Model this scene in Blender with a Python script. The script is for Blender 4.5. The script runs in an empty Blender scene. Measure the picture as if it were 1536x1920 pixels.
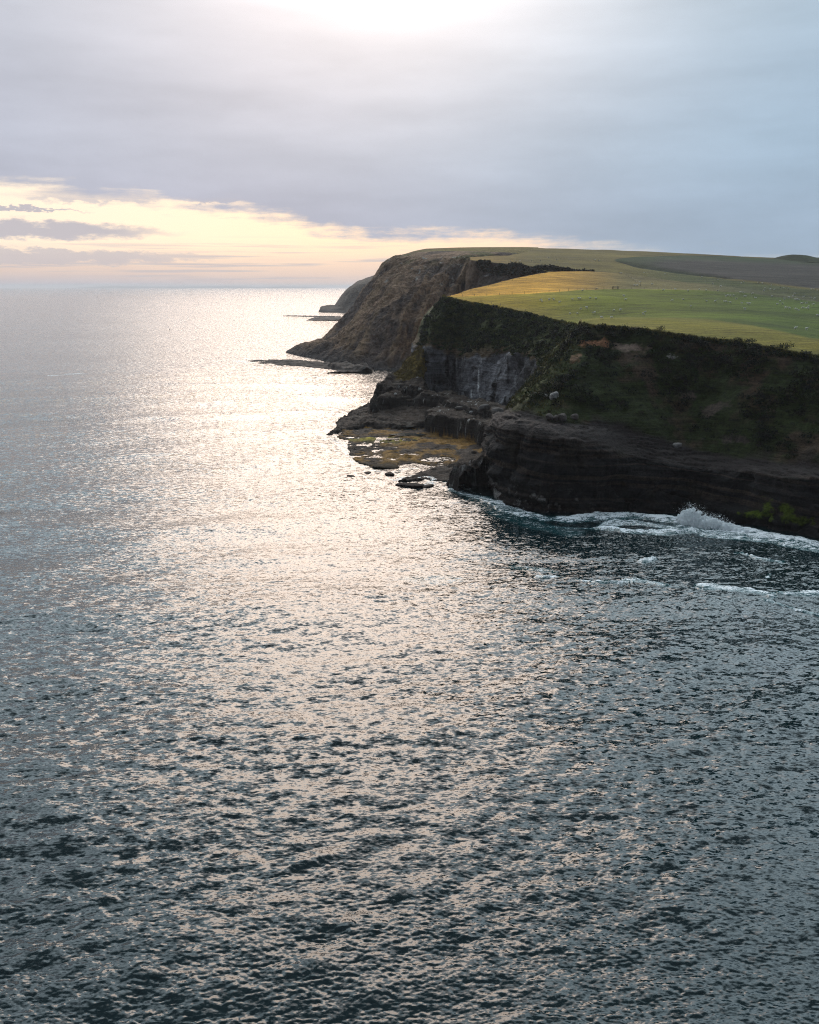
import bpy, bmesh, math, random
import numpy as np
from mathutils import Vector
from mathutils.bvhtree import BVHTree

R = math.radians
rng = np.random.default_rng(7)
random.seed(7)
scene = bpy.context.scene
COL = scene.collection

# ------------------------------------------------------------------ camera
CAM_H, PITCH, FPX = 60.0, R(14.8), 960 / math.tan(R(31))
cam_data = bpy.data.cameras.new("camera")
cam = bpy.data.objects.new("camera", cam_data)
COL.objects.link(cam)
cam.location = (0, 0, CAM_H)
cam.rotation_euler = (R(90) - PITCH, 0, 0)
cam_data.sensor_fit = 'VERTICAL'
cam_data.angle = R(62)
cam_data.clip_start, cam_data.clip_end = 0.5, 200000
scene.camera = cam

# ------------------------------------------------------------------ node helper
class S:
    """a node socket with arithmetic"""
    def __init__(self, nt, s): self.nt, self.s = nt, s
    def _m(self, op, o=None, o2=None, clamp=False):
        n = self.nt.nodes.new('ShaderNodeMath'); n.operation = op; n.use_clamp = clamp
        for i, v in enumerate((self, o, o2)):
            if v is None: continue
            if isinstance(v, S): self.nt.links.new(v.s, n.inputs[i])
            else: n.inputs[i].default_value = v
        return S(self.nt, n.outputs[0])
    def __add__(a, b): return a._m('ADD', b)
    __radd__ = __add__
    def __mul__(a, b): return a._m('MULTIPLY', b)
    __rmul__ = __mul__
    def __sub__(a, b): return a._m('SUBTRACT', b)
    def __rsub__(a, b): return (a * -1.0) + b
    def __truediv__(a, b): return a._m('DIVIDE', b)
    def pow(a, b): return a._m('POWER', b)
    def exp(a): return a._m('EXPONENT')
    def clamp(a): return a._m('ADD', 0.0, clamp=True)
    def max(a, b): return a._m('MAXIMUM', b)
    def min(a, b): return a._m('MINIMUM', b)
    def smooth(a, lo, hi):
        n = a.nt.nodes.new('ShaderNodeMapRange'); n.interpolation_type = 'SMOOTHSTEP'
        a.nt.links.new(a.s, n.inputs[0])
        n.inputs[1].default_value, n.inputs[2].default_value = lo, hi
        return S(a.nt, n.outputs[0])

def nd(nt, kind, **ins):
    n = nt.nodes.new(kind)
    for k, v in ins.items():
        sock = n.inputs[k.replace('_', ' ')]
        if isinstance(v, S): nt.links.new(v.s, sock)
        else: sock.default_value = v
    return n

def comb(nt, x, y, z):
    n = nt.nodes.new('ShaderNodeCombineXYZ')
    for i, v in enumerate((x, y, z)):
        if isinstance(v, S): nt.links.new(v.s, n.inputs[i])
        else: n.inputs[i].default_value = v
    return S(nt, n.outputs[0])

def mixc(nt, f, a, b, mode='MIX'):
    n = nt.nodes.new('ShaderNodeMix'); n.data_type = 'RGBA'; n.blend_type = mode
    for i, v in ((0, f), (6, a), (7, b)):
        if isinstance(v, S): nt.links.new(v.s, n.inputs[i])
        elif i == 0: n.inputs[i].default_value = v
        else: n.inputs[i].default_value = (*v, 1) if len(v) == 3 else v
    return S(nt, n.outputs[2])

def noise(nt, vec, scale, detail=4, rough=0.55, out=0, dist=0.0):
    n = nt.nodes.new('ShaderNodeTexNoise')
    n.inputs['Scale'].default_value = scale; n.inputs['Detail'].default_value = detail
    n.inputs['Roughness'].default_value = rough; n.inputs['Distortion'].default_value = dist
    if vec is not None: nt.links.new(vec.s, n.inputs['Vector'])
    return S(nt, n.outputs[out])

# ------------------------------------------------------------------ sky and sun
SUN_EL, SUN_AZ = R(20.5), R(-5.0)          # azimuth from +Y towards +X
sun_dir = Vector((math.sin(SUN_AZ) * math.cos(SUN_EL), math.cos(SUN_AZ) * math.cos(SUN_EL), math.sin(SUN_EL)))
world = bpy.data.worlds.new("World"); scene.world = world
world.use_nodes = True
nt = world.node_tree; nt.nodes.clear()
tc = nt.nodes.new('ShaderNodeTexCoord')
sep = nt.nodes.new('ShaderNodeSeparateXYZ'); nt.links.new(tc.outputs['Generated'], sep.inputs[0])
X, Y, Z = (S(nt, sep.outputs[i]) for i in range(3))
az = X._m('ARCTAN2', Y) * (180 / math.pi)
el = Z._m('ARCSINE') * (180 / math.pi)
flat = comb(nt, az * 0.1, el * 0.55, 0.0)             # long flat cloud structure
n_big = noise(nt, flat, 0.75, 3, 0.45)
n_fine = noise(nt, comb(nt, az * 0.16, el * 1.6, 3.0), 1.3, 6, 0.6)
n_bil = noise(nt, comb(nt, az * 0.35, el * 0.9, 9.0), 1.6, 7, 0.6)
n_rag = noise(nt, comb(nt, az * 0.8, el * 2.6, 4.0), 1.6, 6, 0.65)
def addc(c, f, col):
    return mixc(nt, 1.0, c, mixc(nt, 1.0, comb(nt, f, f, f), col, 'MULTIPLY'), 'ADD')
# lower edge of the cloud deck, by azimuth
fc = nt.nodes.new('ShaderNodeFloatCurve')
mr = nt.nodes.new('ShaderNodeMapRange'); nt.links.new(az.s, mr.inputs[0])
mr.inputs[1].default_value, mr.inputs[2].default_value = -40, 40
nt.links.new(mr.outputs[0], fc.inputs['Value'])
cv = fc.mapping.curves[0]
pts = [(-40, 8.2), (-25, 7.0), (-17.5, 6.1), (-12, 5.6), (-8, 4.9), (-4, 4.0), (1, 3.75), (5, 3.75), (11, 3.1), (20, 2.2), (40, 1.0)]
while len(cv.points) < len(pts): cv.points.new(0.5, 0.5)
for p, (a, e) in zip(cv.points, pts): p.location = ((a + 40) / 80, e / 10)
fc.mapping.update()
edge = S(nt, fc.outputs[0]) * 10.0
t = el - edge + 1.15 + az.smooth(-8.0, -26.0) * 0.5 + (n_fine - 0.5) * 2.2 + (n_bil - 0.5) * 1.5
deck = t.smooth(-0.2, 1.1)
# glow of the veiled sun through the deck, wider than tall
ang = (((az + 1.0) * 0.62).pow(2.0) + (el - 20.3).pow(2.0)).pow(0.5)
def gauss(w): return ((ang / w).pow(2.0) * -1.0).exp()
core, halo, broad = gauss(3.4), gauss(7.2), gauss(12.0)
back = (Y + Z * 0.62).smooth(-0.3, 0.8)                            # the sky opposite the sun is darker
right = az.smooth(-14.0, 24.0)
c = mixc(nt, right, (0.455, 0.485, 0.575), (0.335, 0.455, 0.58))
low = el.smooth(9.0, 3.0)
c = mixc(nt, low * 0.75, c, mixc(nt, right, (0.41, 0.415, 0.505), (0.315, 0.405, 0.52)))
c = mixc(nt, 1.0, c, comb(nt, *(n_big * 0.40 + 0.80,) * 3), 'MULTIPLY')
c = mixc(nt, 1.0, c, comb(nt, *(n_bil * 0.10 + 0.95,) * 3), 'MULTIPLY')
c = addc(c, el.smooth(9.5, 17.0), (0.045, 0.055, 0.055))
high = el.smooth(24.0, 60.0)
c = mixc(nt, high, c, (0.36, 0.44, 0.50))
c = mixc(nt, back, (0.10, 0.125, 0.16), c)
c = addc(c, broad * (n_big * 0.5 + 0.75), (0.40, 0.295, 0.205))
c = addc(c, halo, (0.36, 0.285, 0.24))
c = addc(c, core, (0.35, 0.33, 0.30))
# glow added to the unseen sky above the view, brightening sea and land
added_glow = el.smooth(15.5, 28.0) * el.smooth(62.0, 38.0) * (((az - 4.0) / 62.0).pow(2.0) * -1.0).exp() * Y.smooth(0.0, 0.2)
c = addc(c, added_glow * (n_big * 0.8 + 0.6), mixc(nt, (az * az)._m('SQRT').smooth(1.0, 24.0), (3.4, 3.25, 3.15), (2.7, 3.35, 3.65)))
deck_col = c
# clear strip under the deck: Nishita air, warmed by cloud light
sky = nt.nodes.new('ShaderNodeTexSky'); sky.sky_type = 'NISHITA'; sky.sun_disc = False
sky.sun_elevation, sky.sun_rotation = SUN_EL, SUN_AZ
sky.air_density, sky.dust_density = 1.2, 2.0
nish = mixc(nt, 1.0, S(nt, sky.outputs[0]), (0.07, 0.07, 0.07), 'MULTIPLY')
strip_hi = mixc(nt, az.smooth(-26.0, 2.0), (1.04, 0.87, 0.71), (1.02, 0.755, 0.56))
strip_lo = (0.66, 0.54, 0.52)
strip = mixc(nt, (el + (n_fine - 0.5) * 1.0).smooth(0.6, 3.2), strip_lo, strip_hi)
strip = mixc(nt, az.smooth(4.0, 19.0), strip, (0.44, 0.52, 0.60))
strip = mixc(nt, 0.10, strip, nish)
# grey bars of cloud inside the strip
def bar(a0, e0, wa, we):
    d = ((az - a0) / wa).pow(2.0) + ((el - e0 + (n_bil - 0.5) * 1.5 + (n_rag - 0.5) * 0.5) / we).pow(2.0)
    return d.smooth(1.5, 0.4)
az_neg = az.smooth(-1.0, -9.0)
bars = bar(-25.0, 3.25, 9.5, 0.62).max(bar(-11.2, 5.35, 3.2, 0.30)).max(bar(-24.0, 1.7, 11.0, 0.40) * 0.75)
bars = bars.max(bar(-19.0, 5.2, 3.6, 0.34) * 0.55).max(bar(-25.0, 4.45, 5.0, 0.13))
streak = noise(nt, comb(nt, az * 0.05, el * 1.7, 5.0), 2.0, 4, 0.55).smooth(0.50, 0.66) * el.smooth(3.4, 1.6) * 0.7
bars = bars.max(streak)
strip = mixc(nt, bars * 0.92, strip, mixc(nt, right, (0.50, 0.475, 0.52), (0.42, 0.49, 0.57)))
strip = mixc(nt, el.smooth(1.1, -0.1) * 0.8, strip, mixc(nt, az.smooth(-22.0, -2.0), (0.50, 0.48, 0.55), (0.70, 0.56, 0.52)))
strip = mixc(nt, back, (0.10, 0.11, 0.13), strip)
final = mixc(nt, deck, strip, deck_col)
bg = nt.nodes.new('ShaderNodeBackground'); bg.inputs['Strength'].default_value = 1.0
nt.links.new(final.s, bg.inputs[0])
wo = nt.nodes.new('ShaderNodeOutputWorld'); nt.links.new(bg.outputs[0], wo.inputs[0])
world.cycles.sampling_method = 'MANUAL'; world.cycles.sample_map_resolution = 1024

sun_data = bpy.data.lights.new("sun", 'SUN')
sun_data.energy, sun_data.angle, sun_data.color = 0.85, R(27), (1.0, 0.78, 0.61)
sun = bpy.data.objects.new("sun", sun_data); COL.objects.link(sun)
sun.rotation_euler = sun_dir.to_track_quat('Z', 'Y').to_euler()

scene.view_settings.view_transform = 'Standard'
scene.view_settings.look = 'None'
scene.view_settings.exposure, scene.view_settings.gamma = 0.1, 1.0
scene.cycles.max_bounces = 8; scene.cycles.volume_bounces = 1
scene.cycles.diffuse_bounces = 6; scene.cycles.glossy_bounces = 3
scene.cycles.sample_clamp_indirect = 4.0
scene.cycles.filter_width = 1.1
scene.cycles.use_denoising = True
scene.cycles.denoiser = 'OPENIMAGEDENOISE'; scene.cycles.denoising_prefilter = 'NONE'; scene.cycles.denoising_input_passes = 'RGB_ALBEDO_NORMAL'

# ------------------------------------------------------------------ pixels to points
def ray(px, py):
    x, y = (np.asarray(px, float) - 768) / FPX, (960 - np.asarray(py, float)) / FPX
    x, y = np.broadcast_arrays(x, y); ct, st = math.cos(PITCH), math.sin(PITCH)
    return np.stack([x + 0 * y, ct + y * st, -st + y * ct], -1)
def at_y(px, py, Yd):
    d = ray(px, py); return np.array([0, 0, CAM_H]) + d * (np.asarray(Yd, float) / d[..., 1])[..., None]
def at_z(px, py, z=0.0):
    d = ray(px, py); return np.array([0, 0, CAM_H]) + d * ((np.asarray(z, float) - CAM_H) / d[..., 2])[..., None]

# ------------------------------------------------------------------ numpy noise
def _hash(ix, iy, iz, seed):
    h = (ix.astype(np.uint32) * np.uint32(374761393) + iy.astype(np.uint32) * np.uint32(668265263)
         + iz.astype(np.uint32) * np.uint32(2147483647) + np.uint32((seed * 1274126177) & 0xffffffff))
    h = (h ^ (h >> np.uint32(13))) * np.uint32(1274126177)
    h = (h ^ (h >> np.uint32(16))) * np.uint32(2246822519)
    h = h ^ (h >> np.uint32(15))
    return h.astype(np.float64) / 4294967295.0
def vnoise(p, seed=0):
    f = np.floor(p); i = f.astype(np.int64); t = p - f
    t = t * t * t * (t * (t * 6 - 15) + 10)
    r = 0
    for dx in (0, 1):
        wx = t[..., 0] if dx else 1 - t[..., 0]
        for dy in (0, 1):
            wy = t[..., 1] if dy else 1 - t[..., 1]
            for dz in (0, 1):
                wz = t[..., 2] if dz else 1 - t[..., 2]
                r = r + wx * wy * wz * _hash(i[..., 0] + dx, i[..., 1] + dy, i[..., 2] + dz, seed)
    return r * 2 - 1
def fbm(p, scale, octv=4, seed=0, gain=0.5):
    """scale: wavelength in metres (scalar or 3)"""
    q = p / np.asarray(scale, float); a, s, tot = 1.0, 0.0, 0.0
    for o in range(octv):
        s = s + a * vnoise(q + 17.3 * o, seed + o); tot += a; a *= gain; q = q * 2.03
    return s / tot
def ridged(p, scale, octv=4, seed=0, gain=0.5):
    q = p / np.asarray(scale, float); a, s, tot = 1.0, 0.0, 0.0
    for o in range(octv):
        s = s + a * (1 - np.abs(vnoise(q + 9.1 * o, seed + o)) * 2); tot += a; a *= gain; q = q * 2.03
    return s / tot
def sstep(x, a, b):
    t = np.clip((x - a) / (b - a), 0, 1); return t * t * (3 - 2 * t)
def lerp(a, b, t): return a + (b - a) * (t[..., None] if np.ndim(a) and np.ndim(t) < max(np.ndim(a), np.ndim(b)) else t)

# ------------------------------------------------------------------ mesh building
def mesh_from(name, V, F, mat=None, smooth=True, attrs=None, colors=None):
    """V (n,3), F (m,4) or (m,3) int arrays -> linked object"""
    me = bpy.data.meshes.new(name)
    V = np.ascontiguousarray(V, np.float32); F = np.ascontiguousarray(F, np.int32); k = F.shape[1]
    me.vertices.add(len(V)); me.vertices.foreach_set('co', V.ravel())
    me.loops.add(F.size); me.loops.foreach_set('vertex_index', F.ravel())
    me.polygons.add(len(F)); me.polygons.foreach_set('loop_start', np.arange(0, F.size, k, dtype=np.int32))
    me.polygons.foreach_set('loop_total', np.full(len(F), k, np.int32))
    me.polygons.foreach_set('use_smooth', np.full(len(F), smooth))
    me.update(calc_edges=True)
    for an, arr in (attrs or {}).items():
        a = me.attributes.new(an, 'FLOAT', 'POINT'); a.data.foreach_set('value', np.ascontiguousarray(arr, np.float32).ravel())
    for an, arr in (colors or {}).items():
        a = me.attributes.new(an, 'FLOAT_COLOR', 'POINT')
        c = np.ones((len(V), 4), np.float32); c[:, :3] = arr.reshape(-1, 3); a.data.foreach_set('color', c.ravel())
    me.validate()
    o = bpy.data.objects.new(name, me); COL.objects.link(o)
    if mat: me.materials.append(mat)
    return o
def grid_faces(nv, nu, flip=False):
    i = np.arange(nv * nu).reshape(nv, nu)
    q = [i[:-1, :-1], i[:-1, 1:], i[1:, 1:], i[1:, :-1]]
    if flip: q = q[::-1]
    return np.stack(q, -1).reshape(-1, 4)
def grid_obj(name, P, mat, col=None, attrs=None, smooth=True, keep=None):
    n = normals(P)
    F = grid_faces(P.shape[0], P.shape[1])
    du, dv = P[0, 1] - P[0, 0], P[1, 0] - P[0, 0]
    raw = np.cross(np.gradient(P, axis=1), np.gradient(P, axis=0))
    if (raw * n).sum(-1).mean() < 0: F = F[:, ::-1]
    if keep is not None: F = F[keep.ravel()[F].any(1)]
    return mesh_from(name, P.reshape(-1, 3), F, mat, smooth, {k: v.ravel() for k, v in (attrs or {}).items()}, {'albedo': col} if col is not None else None)
def normals(P):
    n = np.cross(np.gradient(P, axis=1), np.gradient(P, axis=0))
    n /= np.linalg.norm(n, axis=-1, keepdims=True) + 1e-9
    if (n[..., 2] - 0.6 * n[..., 1]).mean() < 0: n = -n
    return n
def upsample(A, counts, tension=0.5):
    """A (k, ...) along axis 0; counts per interval"""
    k = A.shape[0]; out = []
    for i in range(k - 1):
        p0, p1, p2, p3 = A[max(i - 1, 0)], A[i], A[i + 1], A[min(i + 2, k - 1)]
        m1, m2 = tension * (p2 - p0), tension * (p3 - p1)
        if i == 0: m1 = (p2 - p1) * 2 * tension
        if i == k - 2: m2 = (p2 - p1) * 2 * tension
        if tension == 0: m1 = m2 = 0
        n = counts[i]; t = (np.arange(n) / n).reshape((n,) + (1,) * (A.ndim - 1))
        if tension == 0: out.append(p1 + (p2 - p1) * t); continue
        t2, t3 = t * t, t * t * t
        out.append((2 * t3 - 3 * t2 + 1) * p1 + (t3 - 2 * t2 + t) * m1 + (-2 * t3 + 3 * t2) * p2 + (t3 - t2) * m2)
    out.append(A[-1:]); return np.concatenate(out, 0)
def loft(ctrl, cu, cv, tu=0.5, tv=0.25):
    """ctrl (rows, cols, 3) -> grid; also per-vertex row coordinate"""
    P = upsample(ctrl, cv, tv); P = np.swapaxes(upsample(np.swapaxes(P, 0, 1), cu, tu), 0, 1)
    rows = upsample(np.arange(ctrl.shape[0], dtype=float), cv, 0)
    cols = upsample(np.arange(ctrl.shape[1], dtype=float), cu, 0)
    return P, np.repeat(rows[:, None], len(cols), 1), np.repeat(cols[None], len(rows), 0)

def tag(o, label=None, cat=None, group=None, kind=None):
    if label: o['label'] = label
    if cat: o['category'] = cat
    if group: o['group'] = group
    if kind: o['kind'] = kind
    return o

# ------------------------------------------------------------------ materials
def new_mat(name):
    m = bpy.data.materials.new(name); m.use_nodes = True
    nt = m.node_tree; b = nt.nodes['Principled BSDF']
    return m, nt, b
def pos(nt):
    g = nt.nodes.new('ShaderNodeNewGeometry'); return S(nt, g.outputs['Position'])
def scaled(nt, v, sx, sy, sz):
    n = nt.nodes.new('ShaderNodeVectorMath'); n.operation = 'MULTIPLY'
    nt.links.new(v.s, n.inputs[0]); n.inputs[1].default_value = (sx, sy, sz); return S(nt, n.outputs[0])
def attr(nt, name, out='Color'):
    n = nt.nodes.new('ShaderNodeAttribute'); n.attribute_name = name; return S(nt, n.outputs[out])
def bump(nt, b, h, strength, dist):
    n = nt.nodes.new('ShaderNodeBump'); n.inputs['Strength'].default_value = strength; n.inputs['Distance'].default_value = dist
    nt.links.new(h.s, n.inputs['Height']); nt.links.new(n.outputs[0], b.inputs['Normal'])

def rock_material(name, rough=0.8, sc=1.0, bump_d=0.35, spec=0.1, st=0.75):
    m, nt, b = new_mat(name); p = pos(nt)
    strata = noise(nt, scaled(nt, p, 0.05, 0.05, 1.0), 1.6 * sc, 5, 0.65)
    grit = noise(nt, p, 1.9 * sc, 8, 0.72)
    vert = noise(nt, scaled(nt, p, 1.0, 1.0, 0.09), 0.9 * sc, 5, 0.65)
    k = strata * st + grit * (1.7 - st) + vert * 0.55
    f = (k - 1.12) * 3.0 + 1.05
    cl = mixc(nt, 1.0, attr(nt, 'albedo'), comb(nt, f.max(0.25), f.max(0.25), f.max(0.25)), 'MULTIPLY')
    nt.links.new(cl.s, b.inputs['Base Color'])
    b.inputs['Roughness'].default_value = rough
    b.inputs['Specular IOR Level'].default_value = spec
    bump(nt, b, k, 1.0, bump_d * 1.4)
    return m
M_rock = rock_material('layered_rock')
M_far = rock_material('far_cliff', 0.95, 0.22, 1.6, 0.08, 0.35)
M_reef = rock_material('wet_reef_rock', 0.8, 1.2, 0.45, 0.1)
M_boulder = rock_material('boulder_rock', 0.85, 1.6, 0.15, 0.2)

def grass_material(name, sc=1.0):
    m, nt, b = new_mat(name); p = pos(nt)
    streak = noise(nt, scaled(nt, p, 0.16, 1.0, 1.0), 0.55 * sc, 7, 0.7)
    tuft = noise(nt, p, 1.3 * sc, 6, 0.75)
    patch = noise(nt, scaled(nt, p, 0.5, 1.0, 1.0), 0.035 * sc, 4, 0.6)
    trk = noise(nt, scaled(nt, p, 0.03, 0.5, 1.0), 0.9 * sc, 3, 0.6)
    f = (streak * 1.0 + tuft * 1.0 + patch * 0.7 + trk * 0.6 - 1.65) * 2.2 + 1.0
    cl = mixc(nt, 1.0, attr(nt, 'albedo'), comb(nt, f.max(0.3), f.max(0.3), f.max(0.3)), 'MULTIPLY')
    dry = mixc(nt, (tuft * 0.5 + streak * 0.5).smooth(0.5, 0.68) * 0.22, cl, (0.20, 0.15, 0.045))
    nt.links.new(dry.s, b.inputs['Base Color'])
    b.inputs['Roughness'].default_value = 0.9; b.inputs['Specular IOR Level'].default_value = 0.1
    bump(nt, b, streak + tuft, 0.8, 0.35 / sc)
    return m
M_grass = grass_material('pasture_grass')
M_grass_far = grass_material('far_pasture_grass', 0.4)

def leaf_material(name):
    m, nt, b = new_mat(name)
    n = noise(nt, pos(nt), 0.25, 4, 0.6)
    cl = mixc(nt, 1.0, attr(nt, 'albedo'), comb(nt, *(n * 0.9 + 0.55,) * 3), 'MULTIPLY')
    nt.links.new(cl.s, b.inputs['Base Color']); b.inputs['Roughness'].default_value = 0.75
    b.inputs['Specular IOR Level'].default_value = 0.2
    return m
M_leaf = leaf_material('scrub_leaf')

def plain(name, col, rough=0.8, sc=6.0, var=0.5, spec=0.3):
    m, nt, b = new_mat(name)
    n = noise(nt, pos(nt), sc, 5, 0.65)
    cl = mixc(nt, 1.0, col, comb(nt, *(n * 2 * var + (1 - var),) * 3), 'MULTIPLY')
    nt.links.new(cl.s, b.inputs['Base Color']); b.inputs['Roughness'].default_value = rough
    b.inputs['Specular IOR Level'].default_value = spec
    return m
M_wool = plain('sheep_wool', (0.85, 0.81, 0.73), 0.95, 8, 0.15)
M_wood = plain('weathered_wood', (0.16, 0.13, 0.10), 0.85, 5)
M_wire = plain('fence_wire', (0.2, 0.2, 0.2), 0.5)
M_metal = plain('gate_metal', (0.22, 0.22, 0.21), 0.5)
M_buoy = plain('dark_buoy', (0.05, 0.04, 0.04), 0.5)
M_spray = plain('spray_foam', (0.93, 0.95, 0.96), 0.9, 3, 0.12)
_nt = M_spray.node_tree; _tr = nd(_nt, 'ShaderNodeBsdfTranslucent'); _tr.inputs[0].default_value = (0.95, 0.97, 0.98, 1); _mx = nd(_nt, 'ShaderNodeMixShader'); _mx.inputs[0].default_value = 0.5
_nt.links.new(_nt.nodes['Principled BSDF'].outputs[0], _mx.inputs[1]); _nt.links.new(_tr.outputs[0], _mx.inputs[2]); _nt.links.new(_mx.outputs[0], _nt.nodes['Material Output'].inputs[0])

# sea water
def water_material():
    m, nt, b = new_mat('sea_water'); p = pos(nt)
    g = nt.nodes.new('ShaderNodeNewGeometry'); nrm = S(nt, g.outputs['Normal'])
    micro = attr(nt, 'micro', 'Fac'); foam_a = attr(nt, 'foam', 'Fac')
    def slope(scale, sx, sy, detail):
        n = nt.nodes.new('ShaderNodeVectorMath'); n.operation = 'SUBTRACT'
        nt.links.new(noise(nt, scaled(nt, p, sx, sy, 1.0), scale, detail, 0.6, out=1).s, n.inputs[0]); n.inputs[1].default_value = (0.5, 0.5, 0.5)
        return S(nt, n.outputs[0])
    def vadd(a, b_, op='ADD'):
        n = nt.nodes.new('ShaderNodeVectorMath'); n.operation = op
        for i, v in enumerate((a, b_)):
            if isinstance(v, S): nt.links.new(v.s, n.inputs[i])
            else: n.inputs[i].default_value = v
        return S(nt, n.outputs[0])
    def vscale(a, f):
        n = nt.nodes.new('ShaderNodeVectorMath'); n.operation = 'SCALE'; nt.links.new(a.s, n.inputs[0])
        if isinstance(f, S): nt.links.new(f.s, n.inputs['Scale'])
        else: n.inputs['Scale'].default_value = f
        return S(nt, n.outputs[0])
    fine = vscale(slope(3.6, 0.4, 1.0, 4), 1.0)
    big = vscale(slope(0.9, 0.55, 1.0, 5), micro * 3.8)
    s = vadd(vadd(fine, big), (1, 1, 0), 'MULTIPLY')
    nn = vadd(nrm, s)
    n = nt.nodes.new('ShaderNodeVectorMath'); n.operation = 'NORMALIZE'; nt.links.new(nn.s, n.inputs[0])
    lace = noise(nt, scaled(nt, p, 0.45, 1.0, 1.0), 0.8, 8, 0.72, dist=0.8)
    lace2 = noise(nt, p, 2.6, 6, 0.7)
    fm = (foam_a * 1.05 + (lace - 0.5) * 3.4 + (lace2 - 0.5) * 2.2 - 0.60).smooth(0.0, 0.55) * foam_a.smooth(0.02, 0.12)
    teal = mixc(nt, foam_a.smooth(0.0, 0.7) * 0.8, (0.0014, 0.0110, 0.0135), (0.015, 0.085, 0.095))
    cl = mixc(nt, fm, teal, (0.90, 0.93, 0.95))
    nt.links.new(cl.s, b.inputs['Base Color'])
    nt.links.new((fm * 0.8 + 0.05).s, b.inputs['Roughness'])
    b.inputs['IOR'].default_value = 1.333
    nt.links.new(n.outputs[0], b.inputs['Normal'])
    return m
M_water = water_material()

# ------------------------------------------------------------------ headland control points (photo outline -> places in metres)
def w0(px, py): return at_z(px, py, 0.0)
def colm(*pts):
    return np.stack([at_y(px, py, Yd) for px, py, Yd in pts])

# near cliff with its ledge and slope: rows = under water, waterline, face, lip, ledge, ledge back, slope, top edge, inland
def near_col(px, wy, ly, by, my, ty, off, lean=(0, 0, 0)):
    w = w0(px, wy); yw = w[1]
    d1, d2, d3, d4 = off
    a = at_y(px, ly, yw + d1); b = at_y(px + lean[0], by, yw + d2)
    c = at_y(px + lean[1], my, yw + d3); e = at_y(px + lean[2], ty, yw + d4)
    under = w + np.array([0, -2.0, -5.0]); face = w * 0.5 + a * 0.5 + np.array([0, 1.2, 0])
    led = a * 0.5 + b * 0.5 + np.array([0, 0, 0.3]); inl = e + np.array([0, 14.0, -5.0])
    return np.stack([under, w, face, a, led, b, c, e, inl])
A = [near_col(2050, 1100, 965, 935, 850, 775, (7, 16, 30, 45)),
     near_col(1850, 1065, 940, 912, 820, 735, (7, 16, 31, 46)),
     near_col(1680, 1035, 915, 890, 795, 700, (7, 17, 32, 46)),
     near_col(1536, 1008, 894, 870, 775, 672, (7, 18, 32, 47)),
     near_col(1460, 998, 889, 864, 765, 658, (7, 18, 33, 48)),
     near_col(1390, 980, 883, 855, 752, 646, (7, 18, 33, 49)),
     near_col(1330, 968, 877, 843, 742, 638, (7, 18, 34, 50)),
     near_col(1280, 964, 871, 830, 730, 632, (7, 18, 34, 50)),
     near_col(1230, 962, 859, 818, 720, 625, (7, 18, 35, 52)),
     near_col(1160, 960, 845, 804, 708, 618, (7, 20, 36, 54), (5, 8, 10)),
     near_col(1090, 966, 830, 793, 700, 614, (8, 22, 38, 56), (10, 25, 40)),
     near_col(1020, 965, 820, 787, 697, 612, (8, 22, 40, 59), (15, 48, 82)),
     near_col(975, 954, 811, 778, 700, 611, (8, 22, 42, 64), (12, 58, 122))]
k = near_col(938, 942, 802, 772, 702, 611, (8, 24, 46, 70), (22, 74, 156)); A.append(k)
k2 = k.copy(); w = w0(924, 934)
k2[0] = w + [-1, -1, -5]; k2[1] = w + [0, 4, 0]; k2[3] = at_y(921, 797, w[1] + 14); k2[2] = (k2[1] + k2[3]) / 2
k2[5] = at_y(948, 770, w[1] + 30); k2[4] = (k2[3] + k2[5]) / 2; k2[6] = at_y(1006, 708, w[1] + 58); k2[7] = at_y(1090, 611, w[1] + 78); k2[8] = k2[7] + [3, 8, -5]
A.append(k2)
k3 = k2.copy(); k3[:6] += np.array([2.0, 26, 0]); k3[3:5, 2] -= 1.5; k3[5] = at_y(955, 770, w[1] + 52); k3[6] = at_y(1010, 712, w[1] + 78); k3[7] = at_y(1092, 613, w[1] + 92); k3[8] = k3[7] + [4, 6, -5]
A.append(k3)
A = np.stack(A, 1)
PA, RA, CA = loft(A, [14, 22, 26, 30, 30, 34, 34, 34, 40, 48, 56, 54, 42, 34, 24, ][:A.shape[1] - 1], [10, 50, 56, 22, 26, 60, 70, 12], 0.5, 0.28)
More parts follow.
